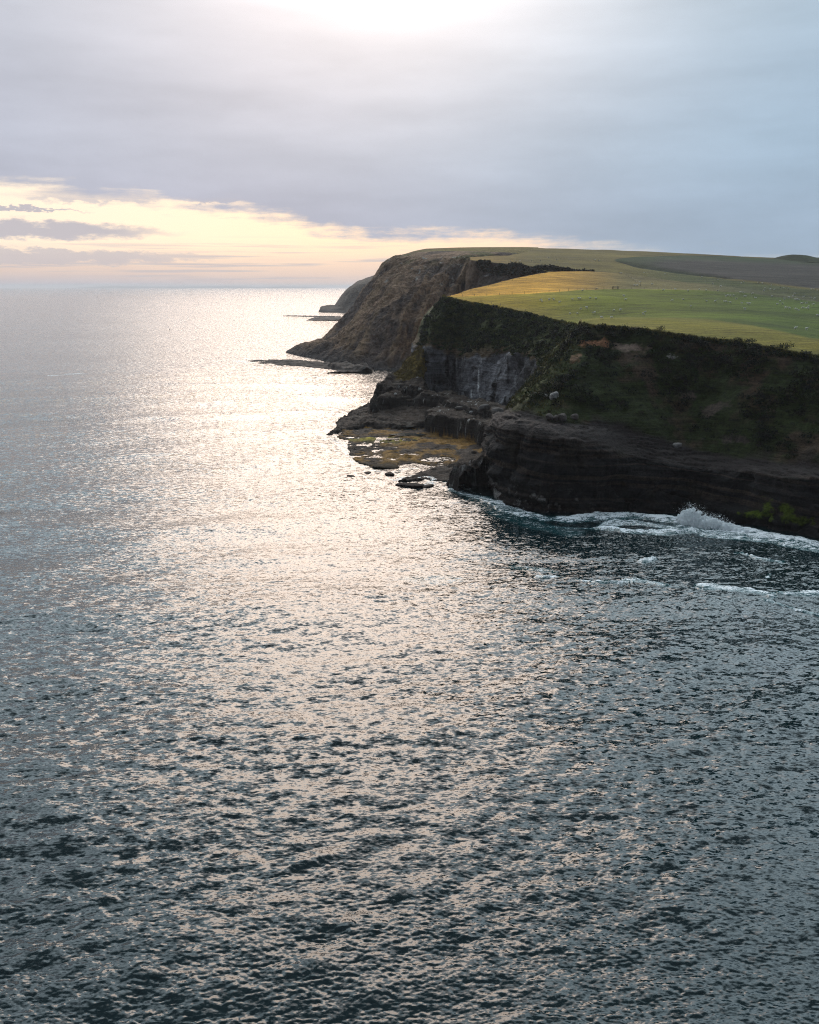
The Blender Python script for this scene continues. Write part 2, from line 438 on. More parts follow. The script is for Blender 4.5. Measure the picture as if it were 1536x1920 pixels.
# geology: dipping beds, joints, gullies
def beds(p, th, seed, dip=0.05):
    h = p[..., 2] + dip * p[..., 0] + 0.9 * fbm(p, 22, 2, seed)
    return vnoise(np.stack([0 * h, 0 * h, h / th], -1) + [seed, 0, 0], seed) + 0.6 * vnoise(np.stack([p[..., 0] / 40, p[..., 1] / 40, h / th * 2.7], -1), seed + 3)
def disp_near(P, Rw):
    n = normals(P)
    rock = sstep(Rw, 0.2, 1.0) * (1 - sstep(Rw, 4.2, 5.2))
    slope = sstep(Rw, 4.6, 5.4) * (1 - sstep(Rw, 6.6, 7.1))
    low = 1 - sstep(Rw, 1.0, 1.9)
    face = sstep(Rw, 0.7, 1.2) * (1 - sstep(Rw, 2.7, 3.2))
    q = P.copy()
    d = rock * (2.3 * fbm(P, 13, 3, 1) + 0.6 * beds(P, 2.2, 5, 0.07) + 0.8 * ridged(P, (4.5, 4.5, 30), 3, 9) * face + 0.75 * fbm(P, 3.2, 5, 21, 0.6))
    blk = fbm(P, (11, 11, 6), 3, 23); d += rock * 3.4 * (np.floor(blk * 7) / 7 * 0.75 + 0.25 * blk) * face
    crack = sstep(ridged(P * [1, 1, 0.25] + 1.5 * fbm(P, 6, 2, 27)[..., None], 7.5, 2, 25), 0.72, 0.95); d -= rock * face * 1.3 * crack
    d += low * (0.9 * ridged(P, 3.2, 4, 31) + 1.1 * fbm(P, 7, 2, 33))
    d += slope * (1.7 * fbm(P, 15, 3, 41) + 0.9 * fbm(P, 4.0, 4, 43))
    gully = ridged(np.stack([P[..., 0], P[..., 1] * 0.3, P[..., 2] * 0.15], -1), 16, 2, 51)
    d += slope * 1.4 * gully
    wid = np.linalg.norm(np.gradient(P, axis=1), axis=-1)
    q = P + n * (d * sstep(wid, 0.02, 0.16))[..., None]
    led = sstep(Rw, 2.75, 3.1) * (1 - sstep(Rw, 4.9, 5.3))
    h = q[..., 2] + 0.07 * q[..., 0] + 1.3 * fbm(q, 11, 4, 29, 0.6); st = 0.8; led = led * sstep(fbm(q, 7, 3, 28), -0.35, 0.25); fr = h / st - np.floor(h / st)
    q[..., 2] += led * 0.3 * fbm(q, 1.6, 4, 26, 0.65); q[..., 2] += led * 0.8 * (np.floor(h / st) + sstep(fr, 0.55, 0.8) - h / st) * st
    return q
PA = disp_near(PA, RA)

# cove cliff with columns, and the scrub slope above it: rows = foot, face mid, face top, scrub mid, top edge, inland
def cove_col(b, f, m, t_):
    b, f, m, t_ = (at_y(*q) for q in (b, f, m, t_))
    return np.stack([b + [0, -1, -9], b, (b + f) / 2 + [0, 1.2, 0], f, m, t_, t_ + [0, 14, -5]])
C = [cove_col((770, 690, 480), (778, 640, 485), (800, 590, 488), (832, 556, 492)),
     cove_col((786, 716, 440), (790, 652, 444), (800, 600, 450), (836, 559, 458)),
     cove_col((800, 722, 430), (803, 650, 432), (812, 602, 438), (846, 561, 450)),
     cove_col((830, 722, 430), (830, 655, 430), (838, 608, 437), (864, 565, 447)),
     cove_col((862, 734, 424), (862, 661, 425), (870, 616, 431), (893, 571, 439)),
     cove_col((888, 752, 408), (890, 664, 411), (900, 622, 418), (928, 577, 428)),
     cove_col((915, 762, 396), (915, 662, 402), (926, 624, 409), (953, 582, 419)),
     cove_col((945, 768, 384), (944, 660, 391), (956, 626, 399), (982, 588, 409)),
     cove_col((972, 770, 368), (980, 664, 375), (996, 632, 384), (1018, 597, 395)),
     cove_col((992, 768, 345), (1012, 680, 352), (1034, 642, 361), (1056, 606, 372)),
     cove_col((1004, 766, 322), (1034, 690, 329), (1060, 650, 337), (1082, 611, 346)),
     cove_col((1014, 766, 302), (1052, 700, 306), (1082, 656, 312), (1108, 613, 318))]
C = np.stack(C, 1)
PC, RC, CC = loft(C, [16, 18, 34, 36, 34, 32, 34, 34, 36, 34, 30], [12, 50, 50, 50, 50, 10], 0.5, 0.3)
def disp_cove(P, Rw, Cw):
    n = normals(P)
    face = sstep(Rw, 0.5, 1.0) * (1 - sstep(Rw, 2.8, 3.3)); slope = sstep(Rw, 2.9, 3.4) * (1 - sstep(Rw, 4.5, 5.0))
    col_n = ridged(np.stack([P[..., 0] + 0.5 * P[..., 1], P[..., 1] * 0, P[..., 2] / 9], -1), 4.2, 3, 61)
    col_f = ridged(np.stack([P[..., 0] + 0.5 * P[..., 1], P[..., 1] * 0, P[..., 2] / 5], -1), 1.9, 2, 62)
    bk = fbm(P, (8, 8, 5), 3, 64)
    d = face * (2.0 * fbm(P, 14, 2, 63) + 1.9 * col_n + 0.55 * col_f + 2.2 * np.floor(bk * 6) / 6 + 0.6 * fbm(P, 2.4, 4, 65))
    cave = np.exp(-((Cw - 3.0) / 0.75) ** 2) * np.exp(-((Rw - 1.15) / 0.35) ** 2)
    d -= 5.5 * cave
    d += slope * (2.0 * fbm(P, 13, 3, 67) + 0.9 * fbm(P, 4, 3, 69))
    return P + n * d[..., None]
PC = disp_cove(PC, RC, CC)

# ---- fields: thin-plate heights through points read off the photo
def tps(points):
    pts = np.array(points); xy = pts[:, :2] / 100; n = len(pts)
    def U(r2): return 0.5 * r2 * np.log(r2 + 1e-9)
    K = U(((xy[:, None] - xy[None]) ** 2).sum(-1)) + np.eye(n) * 0.02
    Pm = np.c_[np.ones(n), xy]; Am = np.zeros((n + 3, n + 3)); Am[:n, :n] = K; Am[:n, n:] = Pm; Am[n:, :n] = Pm.T
    sol = np.linalg.solve(Am, np.r_[pts[:, 2], 0, 0, 0])
    def f(x, y):
        q = np.stack([x, y], -1) / 100; sh = q.shape[:-1]; q = q.reshape(-1, 2); out = np.empty(len(q))
        for i in range(0, len(q), 20000):
            b = q[i:i + 20000]
            out[i:i + 20000] = U(((b[:, None] - xy[None]) ** 2).sum(-1)) @ sol[:n] + sol[n] + b @ sol[n + 1:]
        return out.reshape(sh)
    return f
topA = A[7][:14]; topC = C[5][1:-1]
edge_pts = np.concatenate([topA, topC]); ks = edge_pts[:, 0] / edge_pts[:, 1]; order = np.argsort(ks); ks, yed = ks[order], edge_pts[order, 1]
crest = [(836, 557, 462), (858, 551, 470), (880, 543, 480), (915, 535, 492), (950, 526, 506), (1000, 515, 530), (1030, 510, 545), (1100, 509, 565), (1170, 512, 570), (1240, 524, 560), (1330, 533, 540),
         (1440, 547, 505), (1536, 563, 470), (1700, 590, 430), (1900, 625, 395), (2050, 655, 380)]
crest3 = np.stack([at_y(*c_) for c_ in crest])
field_pts = list(edge_pts) + list(crest3) + [at_y(*q) for q in (
    (1100, 592, 330), (1180, 594, 330), (1260, 597, 330), (1340, 601, 325), (1440, 616, 300), (1536, 640, 276), (1700, 668, 262),
    (1340, 594, 350), (1440, 606, 335), (1536, 622, 325), (1700, 640, 315), (1100, 560, 430), (1000, 560, 440), (1300, 566, 430), (1440, 577, 410), (1536, 592, 390), (920, 556, 452), (1180, 545, 480), (1330, 553, 470))]
zfield = tps(field_pts)
kc, yc = crest3[:, 0] / crest3[:, 1], crest3[:, 1]
o_ = np.argsort(kc); kc, yc = kc[o_], yc[o_]
kk = np.concatenate([np.r_[np.linspace(ks[0] - 0.0005, 0.50, 620), np.linspace(0.505, 0.77, 60)]])
tt = np.concatenate([np.linspace(0, 1, 300), 1 + np.linspace(0.02, 0.6, 30)])
y0, y1 = np.interp(kk, ks, yed) - 0.4, np.interp(kk, kc, yc)
y1 = np.maximum(y1, y0 + 2)
Yg = np.where(tt[:, None] <= 1, y0 + (y1 - y0) * tt[:, None], y1 + (tt[:, None] - 1) * 130)
Xg = Yg * kk[None]
over = np.clip(tt - 1, 0, None)[:, None]
zc = zfield(y1 * kk, y1)[None]
Zg = np.where(tt[:, None] <= 1, zfield(Xg, Yg), zc + 0 * Yg)
drop_left = 1 - sstep(kk, (1010 - 768) / FPX, (1110 - 768) / FPX)[None]
Zg = Zg - sstep(over, 0.0, 0.5) * (10 + 40 * drop_left)
PF = np.stack([Xg, Yg, Zg], -1)
PF[..., 2] += 0.28 * fbm(PF * [1, 1, 0], 9, 3, 71) * sstep(tt, 0.0, 0.03)[:, None]
PF[..., 2] -= (0.8 * (1 - sstep(tt, 0, 0.012)))[:, None]

# ---- back hill
bh_pts = [at_y(*q) for q in (
    (880, 489, 715), (900, 489, 712), (935, 493, 700), (1000, 501, 690), (1060, 507, 690), (1130, 511, 690), (1250, 526, 680), (1370, 536, 650), (1536, 556, 600), (1700, 574, 560), (1950, 600, 520),
    (930, 481, 790), (1000, 484, 800), (1080, 490, 790), (1160, 491, 800), (1250, 505, 760), (1370, 523, 690), (1536, 541, 640),
    (900, 477, 850), (1000, 463.5, 1020), (1130, 466.5, 1030), (1250, 471, 1030), (1340, 477.5, 1010), (1430, 483.5, 1000), (1536, 486, 1000), (1700, 490, 980), (1950, 500, 950),
    (1250, 485, 890), (1400, 500, 820), (1536, 512, 780), (1700, 525, 760), (1950, 545, 740))]
zback = tps(bh_pts)
kb0, kb1 = (882 - 768) / FPX / 1.0, 0.80
kb = np.linspace(at_y(882, 487, 720)[0] / 720, 0.80, 520)
def kpx(px, py=490): d = ray(px, py); return d[..., 0] / d[..., 1]
ybs = np.interp(kb, kpx(np.array([880, 900, 935, 1000, 1060, 1130, 1250, 1370, 1536, 1950])), [722, 712, 700, 690, 640, 630, 630, 610, 560, 480])
ybe = np.interp(kb, kpx(np.array([880, 935, 960, 990, 1100])), [760, 812, 860, 1120, 1300])
tb = np.linspace(0, 1, 230)[:, None]
Yb = ybs + (ybe - ybs) * tb; Xb = Yb * kb[None]
Zb = zback(Xb, np.minimum(Yb, 1010)) - 0.06 * np.maximum(Yb - 1010, 0) ** 1.2
PB = np.stack([Xb, Yb, Zb], -1)
PB[..., 2] += 0.5 * fbm(PB * [1, 1, 0], 25, 3, 75)
# steep bank along the lower edge of the brown paddock
bank = np.stack([at_y(*q) for q in ((1155, 490, 800), (1200, 501, 760), (1260, 512, 735), (1330, 520, 705), (1375, 526, 690))])

# ---- tall headland behind: rows from the foot up
def tall(*q):
    out = [at_z(*q[0][:2], 0.0) + [0, -3, -6], at_z(*q[0][:2], 0.0)] + [at_y(*p) for p in q[1:]]
    return np.stack(out)
T = [tall((560, 654), (620, 634, 900), (650, 610, 905), (676, 575, 910), (700, 538, 918), (716, 512, 925), (738, 488, 930), (778, 471, 940), (800, 466.0, 990)),
     tall((537, 661), (600, 641, 835), (630, 617, 838), (662, 579, 844), (690, 540, 850), (708, 514, 858), (732, 489, 866), (772, 472.5, 885), (802, 466.0, 980)),
     tall((585, 672), (632, 650, 755), (662, 618, 768), (690, 580, 785), (716, 542, 800), (735, 515, 815), (762, 491, 832), (800, 471.5, 862), (830, 465.0, 980)),
     tall((640, 684), (672, 655, 705), (692, 616, 720), (714, 578, 738), (740, 541, 757), (762, 514, 778), (790, 490, 803), (828, 470.5, 848), (860, 464.0, 990)),
     tall((700, 692), (722, 655, 672), (736, 616, 684), (756, 577, 700), (782, 540, 720), (802, 513, 745), (826, 489, 775), (862, 470.5, 838), (890, 463.5, 1000)),
     tall((750, 694), (770, 655, 668), (780, 616, 680), (796, 576, 696), (818, 540, 716), (838, 513, 742), (860, 488, 776), (898, 471.0, 835), (920, 463.3, 1005)),
     tall((800, 697), (816, 655, 672), (824, 616, 684), (838, 575, 702), (856, 540, 724), (872, 513, 750), (890, 488, 790), (935, 472.5, 850), (950, 463.2, 1010)),
     tall((860, 700), (872, 655, 690), (880, 616, 705), (890, 575, 725), (902, 540, 750), (915, 513, 778), (928, 488, 815), (965, 474.0, 880), (985, 463.2, 1015)),
     tall((920, 700), (932, 655, 720), (940, 616, 735), (950, 575, 755), (960, 540, 780), (970, 513, 800), (978, 492, 840), (1000, 476.0, 930), (1010, 463.8, 1018))]
T = np.stack(T, 1)
PT, RT, CT = loft(T, [24, 56, 56, 56, 56, 50, 40, 24], [8, 34, 34, 38, 38, 34, 32, 24, 20], 0.5, 0.35)
PT0 = PT.copy()
nT = normals(PT); fT = sstep(RT, 0.8, 1.6) * (1 - sstep(RT, 6.7, 7.9))
flu = ridged(np.stack([CT * 24 + RT * 2.0, RT * 3.0, 0 * CT], -1), 13, 3, 81)
dT = fT * (5.0 * fbm(PT, 60, 3, 83) + 3.6 * flu + 2.2 * ridged(PT * [1, 1, 0.3], 17, 3, 84) + 0.6 * beds(PT, 5.5, 87, 0.02) * (1 - sstep(RT, 3.0, 7.5) * 0.5) + 2.4 * fbm(PT, 12, 5, 89, 0.6) + 1.6 * ridged(PT, 8, 3, 90))
dT *= 1 - 0.4 * (1 - sstep(CT, 0.6, 1.8))
PT = PT + nT * dT[..., None]

# lobe of pasture cliff between the tall headland and the near spur
def lobe(e, m, b):
    e, m, b = at_y(*e), at_y(*m), at_y(*b)
    return np.stack([e + [0, 6, -1.5], e, (e + m) / 2 + [0, 1, 0.6], m, b])
L = [lobe((889, 484.5, 790), (880, 540, 778), (872, 610, 765)),
     lobe((883, 487, 722), (878, 540, 708), (870, 610, 690)),
     lobe((905, 490, 711), (897, 540, 696), (890, 610, 680)),
     lobe((940, 493.5, 699), (930, 545, 682), (920, 610, 665)),
     lobe((985, 499, 691), (972, 540, 672), (960, 610, 655)),
     lobe((1020, 503, 684), (1008, 540, 662), (1000, 610, 645)),
     lobe((1060, 507, 676), (1050, 540, 652), (1040, 610, 635)),
     lobe((1110, 511, 664), (1100, 540, 640), (1090, 610, 625))]
L = np.stack(L, 1)
PL, RL, CL = loft(L, [24, 34, 40, 40, 34, 34, 30], [6, 30, 40, 40], 0.5, 0.25)
nL = normals(PL); PL = PL + nL * (sstep(RL, 0.9, 1.5) * (2.6 * fbm(PL, 26, 3, 91) + 2.2 * ridged(PL, (9, 9, 40), 3, 93) + 0.9 * fbm(PL, 5, 3, 95)))[..., None]

# far headland, two kilometres off
def farc(x0, yb, *q): return np.stack([at_z(x0, yb) + [0, 0, -8], at_z(x0, yb)] + [at_y(*p) for p in q])
Fh = [farc(612, 580, (615, 574, 2500), (636, 571, 2500), (655, 545, 2520), (676, 528, 2540), (706, 517.5, 2560)),
      farc(598, 585.5, (603, 577, 2180), (629, 574.5, 2185), (648, 547, 2200), (668, 530, 2220), (704, 518, 2260)),
      farc(640, 586.5, (645, 580, 2120), (660, 572, 2130), (680, 548, 2150), (700, 531, 2180), (735, 516, 2260)),
      farc(690, 587, (695, 580, 2100), (705, 570, 2110), (720, 548, 2130), (735, 531, 2160), (765, 512, 2260)),
      farc(760, 587, (765, 580, 2100), (770, 570, 2110), (780, 548, 2130), (790, 531, 2160), (800, 510, 2260))]
Fh = np.stack(Fh, 1)
PFh, RFh, CFh = loft(Fh, [30, 40, 40, 30], [4, 20, 20, 30, 30, 20], 0.5, 0.2)
PFh = PFh + normals(PFh) * (sstep(RFh, 1, 2) * (9 * fbm(PFh, 120, 3, 97) + 4 * fbm(PFh, 30, 3, 99)) * 0.7)[..., None]

# ------------------------------------------------------------------ colours of the ground (surface colours, some with light or shade painted in)
def cm(*c): return np.array(c)
def blend(c, col, m): return c + (np.asarray(col) - c) * np.clip(m, 0, 1)[..., None]
def blob(P, px, py, Yd, rad, squash=(1, 1, 1)):
    c = at_y(px, py, Yd) if Yd else at_z(px, py, 0)
    d = np.linalg.norm((P - c) / (np.array(squash) * rad), axis=-1) + 0.55 * fbm(P, rad * 0.7, 3, 7)
    return 1 - sstep(d, 0.6, 1.0)

# near cliff
base = np.full(PA.shape, 0.0) + cm(0.022, 0.019, 0.019)
base = blend(base, (0.068, 0.048, 0.039), sstep(beds(PA, 1.3, 15, 0.07), 0.1, 0.5) * 0.9)
base = blend(base, (0.045, 0.035, 0.026), sstep(fbm(PA * [1, 1, 0.3], 6, 4, 104), 0.15, 0.5) * 0.7)
base = blend(base, (0.036, 0.028, 0.026), sstep(RA, 2.7, 3.3) * (1 - sstep(RA, 4.8, 5.4)))            # paler worn ledge
base = blend(base, (0.012, 0.011, 0.011), (1 - sstep(RA, 1.0, 2.2)) * (0.7 + 0.6 * fbm(PA, 6, 3, 101)))   # wet foot
base = blend(base, (0.26, 0.24, 0.225), sstep(fbm(PA, 2.0, 5, 103, 0.65), 0.08, 0.4) * (1 - sstep(RA + 0.3 * fbm(PA, 5, 3, 106), 1.3, 1.9)) * sstep(CA, 9.5, 11) * 0.85)  # barnacled corner
sl = sstep(RA + 0.35 * fbm(PA, 7, 3, 105), 4.85, 5.25)
sc_n = fbm(PA, 9, 4, 107)
slope_c = blend(np.full(PA.shape, 0.0) + cm(0.030, 0.038, 0.012), (0.070, 0.046, 0.030), sstep(sc_n, 0.0, 0.35))
slope_c = blend(slope_c, (0.052, 0.058, 0.014), sstep(CA, 10.2, 12.5))
base = lerp(base, slope_c, sl)
scars = [(1112, 644, 268, 3.8, (1.7, 1, .5), (.34, .16, .085)), (1178, 652, 268, 4.4, (1.7, 1, .45), (.24, .17, .13)), (1262, 668, 262, 1.9, (1, 1, .9), (.34, .31, .28)),
         (1470, 690, 238, 6.0, (1.9, 1, .55), (.30, .19, .14)), (1285, 742, 250, 4.0, (.8, 1, 1.2), (.085, .064, .05)), (1340, 768, 245, 4.5, (1.5, 1, .7), (.075, .056, .044)),
         (1060, 640, 285, 2.5, (1, 1, 1), (.2, .15, .07)), (1390, 825, 235, 5, (2.2, 1, .4), (.075, .056, .048)), (1080, 670, 274, 3.0, (.8, 1, 1.3), (.20, .12, .07))]
scarmask = np.zeros(PA.shape[:2])
for px, py, Yd, rad, sq, colr in scars:
    j = np.argmin(np.abs(PA[..., 0] / PA[..., 1] - kpx(px, py)) + np.abs((PA[..., 2] - 60) / PA[..., 1] - ray(px, py)[2] / ray(px, py)[1]))
    c0 = PA.reshape(-1, 3)[j]
    d = np.linalg.norm((PA - c0) / (np.array(sq) * rad * 0.8), axis=-1) + 1.3 * fbm(PA, rad * 0.9, 5, 7, 0.65)
    m_ = 1 - sstep(d, 0.45, 1.05); base = blend(base, colr, m_); scarmask = np.maximum(scarmask, m_)
# bright green weed near the foot at the right
for px, py, rad, sq in ((1436, 950, 3.4, (.55, 1, 1.0)), (1425, 965, 2.6, (1.5, 1, .4)), (1472, 955, 2.2, (.6, 1, .8)), (1490, 975, 3.2, (1.6, 1, .35))):
    j = np.argmin(np.abs(PA[..., 0] / PA[..., 1] - kpx(px, py)) + np.abs((PA[..., 2] - 60) / PA[..., 1] - ray(px, py)[2] / ray(px, py)[1]))
    d = np.linalg.norm((PA - PA.reshape(-1, 3)[j]) / (np.array(sq) * rad), axis=-1) + 1.5 * fbm(PA, 2.2, 5, 7, 0.65)
    base = blend(base, (0.085, 0.115, 0.012), (1 - sstep(d, 0.45, 1.0)) * 0.9)
base = blend(base, (0.15, 0.15, 0.05), sstep(RA, 6.93, 7.02))
cliff = grid_obj('cliff_terrain', PA, M_rock, base)

# cove
bc = np.full(PC.shape, 0.0) + cm(0.165, 0.160, 0.170)
bc = blend(bc, (0.040, 0.036, 0.036), sstep(fbm(PC * [1, 1, .12], 3.2, 4, 111), 0.0, 0.4))
bc = blend(bc, (0.26, 0.25, 0.26), sstep(fbm(PC * [1, 1, .3], 4.5, 4, 112), 0.2, 0.5) * 0.8)
bc = blend(bc, (0.36, 0.35, 0.36), 0.4 * sstep(fbm(PC * [1, 1, .16], 1.7, 3, 113), 0.34, 0.6) * sstep(RC, 1.2, 2.2) * (1 - sstep(RC, 2.6, 3.1)))
bc = blend(bc, (0.12, 0.085, 0.05), sstep(RC + 0.4 * fbm(PC, 6, 3, 115), 2.75, 3.05))
bc = blend(bc, (0.055, 0.062, 0.022), sstep(RC, 3.1, 3.5))
bc = blend(bc, (0.05, 0.045, 0.042), sstep(fbm(PC, 30, 2, 117) + 0.25 * (CC - 7), 0.1, 0.5) * (1 - sstep(RC, 2.6, 3.0)) * 0.5)
for px, py, wpx, hpx in ((897, 712, 2.2, 26), (900, 745, 2.0, 14), (884, 740, 2.2, 16), (856, 684, 1.5, 18), (966, 715, 1.5, 16), (795, 655, 4, 8), (902, 678, 1.5, 8)):
    sx = 768 + FPX * PC[..., 0] / (PC[..., 1] * math.cos(PITCH) - (PC[..., 2] - 60) * math.sin(PITCH))
    a_, b_ = at_y(px, py, 410), at_y(px + 10, py + 10, 410); sc_ = abs(b_[0] - a_[0]) / 10
    hx, hz = a_[0] / a_[1], (a_[2] - 60) / a_[1]
    d = np.hypot((PC[..., 0] / PC[..., 1] - hx) * 410 / (wpx * sc_), ((PC[..., 2] - 60) / PC[..., 1] - hz) * 410 / (hpx * sc_)) + 1.0 * fbm(PC, 3.0, 4, 119)
    bc = blend(bc, (0.62, 0.62, 0.62), (1 - sstep(d, 0.4, 1.0)) * (0.8 if 880 < px < 899 else 0.3))                                     # droppings and seep streaks
cove = grid_obj('cliff_terrain', PC, M_rock, bc)

# pasture
gk = Xg / Yg; seaward = 1 - sstep(gk, kpx(900), kpx(1330))
fz = fbm(PF * [1, 1, 0], (60, 22, 60), 4, 121)
green, gold, dkgreen = cm(0.118, 0.130, 0.007), cm(0.66, 0.33, 0.040), cm(0.042, 0.074, 0.007)  # gold: dry grass with the glow of low sun painted in
def on_field(px, py, lo=250, hi=600):
    ys_ = np.linspace(lo, hi, 1400); d = ray(px, py); k_ = d / d[1]
    dz = CAM_H + k_[2] * ys_ - zfield(k_[0] * ys_, ys_)
    j = np.argmax(dz < 0) if (dz < 0).any() else int(np.argmin(np.abs(dz)))
    return np.array([k_[0] * ys_[j], ys_[j], CAM_H + k_[2] * ys_[j]])
fence_px = [(845, 555.5), (896, 555), (957, 552), (992, 550.5), (1039, 547.7), (1074, 544.8), (1116, 543), (1154, 542), (1200, 542)]
line_px = fence_px + [(1260, 543.2), (1330, 545), (1400, 550), (1470, 558), (1536, 567)]
lp = np.stack([on_field(*q) for q in line_px])
line = np.interp(gk, lp[:, 0] / lp[:, 1], lp[:, 1])      # fence line between gold and green
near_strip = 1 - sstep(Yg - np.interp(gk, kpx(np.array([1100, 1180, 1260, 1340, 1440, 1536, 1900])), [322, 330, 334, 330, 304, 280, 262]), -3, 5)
gc = np.full(PF.shape, 0.0) + green
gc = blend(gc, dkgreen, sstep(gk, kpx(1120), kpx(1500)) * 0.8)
gc = blend(gc, (0.44, 0.26, 0.028), (1 - sstep(gk, kpx(860), kpx(1150))) * 0.75)  # seaward end turned golden: dry grass plus painted grazing sunlight
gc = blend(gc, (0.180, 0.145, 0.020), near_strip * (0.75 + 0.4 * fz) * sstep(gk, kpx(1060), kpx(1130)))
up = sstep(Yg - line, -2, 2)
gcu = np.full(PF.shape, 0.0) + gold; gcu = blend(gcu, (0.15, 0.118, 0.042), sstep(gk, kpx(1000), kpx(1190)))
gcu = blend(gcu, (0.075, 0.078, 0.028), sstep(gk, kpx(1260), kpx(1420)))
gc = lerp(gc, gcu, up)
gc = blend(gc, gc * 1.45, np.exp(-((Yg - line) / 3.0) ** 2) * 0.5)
gc = blend(gc, (0.25, 0.21, 0.075), (1 - sstep(tt, 0.0, 0.03))[:, None] * 0.7 + 0 * gk)
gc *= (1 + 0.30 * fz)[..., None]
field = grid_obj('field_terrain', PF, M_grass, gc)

# back hill: pasture and the ploughed paddock
bk = Xb / Yb
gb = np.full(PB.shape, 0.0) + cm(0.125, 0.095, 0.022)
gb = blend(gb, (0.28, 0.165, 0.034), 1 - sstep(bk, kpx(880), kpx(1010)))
dzb = (Zb - 60) / Yb                                   # tangent of elevation seen from the drone, kept as plan lines below
pad_lo = np.interp(bk, kpx(np.array([1150, 1200, 1260, 1330, 1375, 1440, 1536, 1950])), [812, 770, 742, 712, 690, 670, 640, 560])
pad_hi = np.interp(bk, kpx(np.array([1150, 1180, 1250, 1340, 1430, 1536, 1950])), [830, 880, 940, 985, 990, 990, 990])
pad = sstep(bk, kpx(1150), kpx(1158)) * sstep(Yb - pad_lo, -6, 6) * (1 - sstep(Yb - pad_hi, -4, 4))
gb = blend(gb, (0.038, 0.033, 0.030), pad)
gb = blend(gb, (0.024, 0.050, 0.012), pad * sstep(Yb - pad_hi, -130 , -20) * (0.8 + 0.5 * fbm(PB, 40, 3, 131)))
gb = blend(gb, (0.032, 0.050, 0.014), pad * (1 - sstep(bk, kpx(1180), kpx(1260))) * 0.7)
gb = blend(gb, (0.058, 0.066, 0.020), sstep(bk, kpx(1150), kpx(1300)) * (1 - sstep(Yb - pad_lo, -14, -4)))
edge_line = np.exp(-((Yb - pad_hi) / 5.0) ** 2) * sstep(bk, kpx(1148), kpx(1160))
gb = blend(gb, (0.018, 0.030, 0.009), edge_line * 0.85)
bankm = np.exp(-((Yb - np.interp(bk, kpx(np.array([1150, 1200, 1260, 1330, 1375])), [822, 780, 752, 720, 694])) / np.interp(bk, kpx(np.array([1150, 1200, 1300, 1380])), [6, 16, 12, 4])) ** 2) * sstep(bk, kpx(1152), kpx(1165)) * (1 - sstep(bk, kpx(1362), kpx(1385)))
gb = blend(gb, (0.010, 0.018, 0.006), bankm * 1.2)  # dark green bank, the shade on its steep face painted in
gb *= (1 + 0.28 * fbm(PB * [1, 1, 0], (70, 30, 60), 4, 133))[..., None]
PB[..., 2] -= 2.2 * bankm
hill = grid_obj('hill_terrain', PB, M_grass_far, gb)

# tall headland
bt = np.full(PT.shape, 0.0) + cm(0.23, 0.152, 0.102)  # base lightened and warmed, painting in haze instead of thicker air
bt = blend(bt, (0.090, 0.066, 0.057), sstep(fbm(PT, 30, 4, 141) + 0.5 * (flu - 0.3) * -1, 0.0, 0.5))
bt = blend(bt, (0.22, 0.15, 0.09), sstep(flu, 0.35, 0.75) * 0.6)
bt = blend(bt, (0.12, 0.105, 0.05), sstep(RT, 6.2, 7.2) * sstep(fbm(PT, 22, 3, 143), -0.1, 0.35))
bt = blend(bt, (0.36, 0.33, 0.30), sstep(fbm(PT, 7, 3, 145), 0.42, 0.55) * sstep(RT, 4.5, 6.0) * (1 - sstep(RT, 7.0, 7.6)))
bt = blend(bt, (0.060, 0.052, 0.050), 1 - sstep(RT, 1.0, 1.9))
bt = blend(bt, (0.20, 0.155, 0.06), sstep(RT, 7.93, 8.05))
bt = blend(bt, (0.15, 0.12, 0.055), sstep(RT, 7.9, 8.0) * (1 - sstep(CT, 1.0, 3.0)))
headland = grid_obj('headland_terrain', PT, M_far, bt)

bl = np.full(PL.shape, 0.0) + cm(0.085, 0.066, 0.058)
bl = blend(bl, (0.17, 0.11, 0.07), (1 - sstep(CL, 0.8, 2.8)) * 0.7)
bl = blend(bl, (0.34, 0.32, 0.31), sstep(fbm(PL, 7, 3, 151), 0.42, 0.6) * sstep(CL, 1.8, 2.5))
bl = blend(bl, (0.24, 0.17, 0.06), 1 - sstep(RL, 1.0, 1.15))
grid_obj('headland_terrain', PL, M_far, bl)
bf = np.full(PFh.shape, 0.0) + cm(0.13, 0.105, 0.085)
bf = blend(bf, (0.07, 0.06, 0.055), 1 - sstep(RFh, 1.4, 2.2))
grid_obj('headland_terrain', PFh, M_far, bf)
for o in bpy.data.objects:
    if o.name.split('.')[0].endswith('_terrain'): o['kind'] = 'structure'

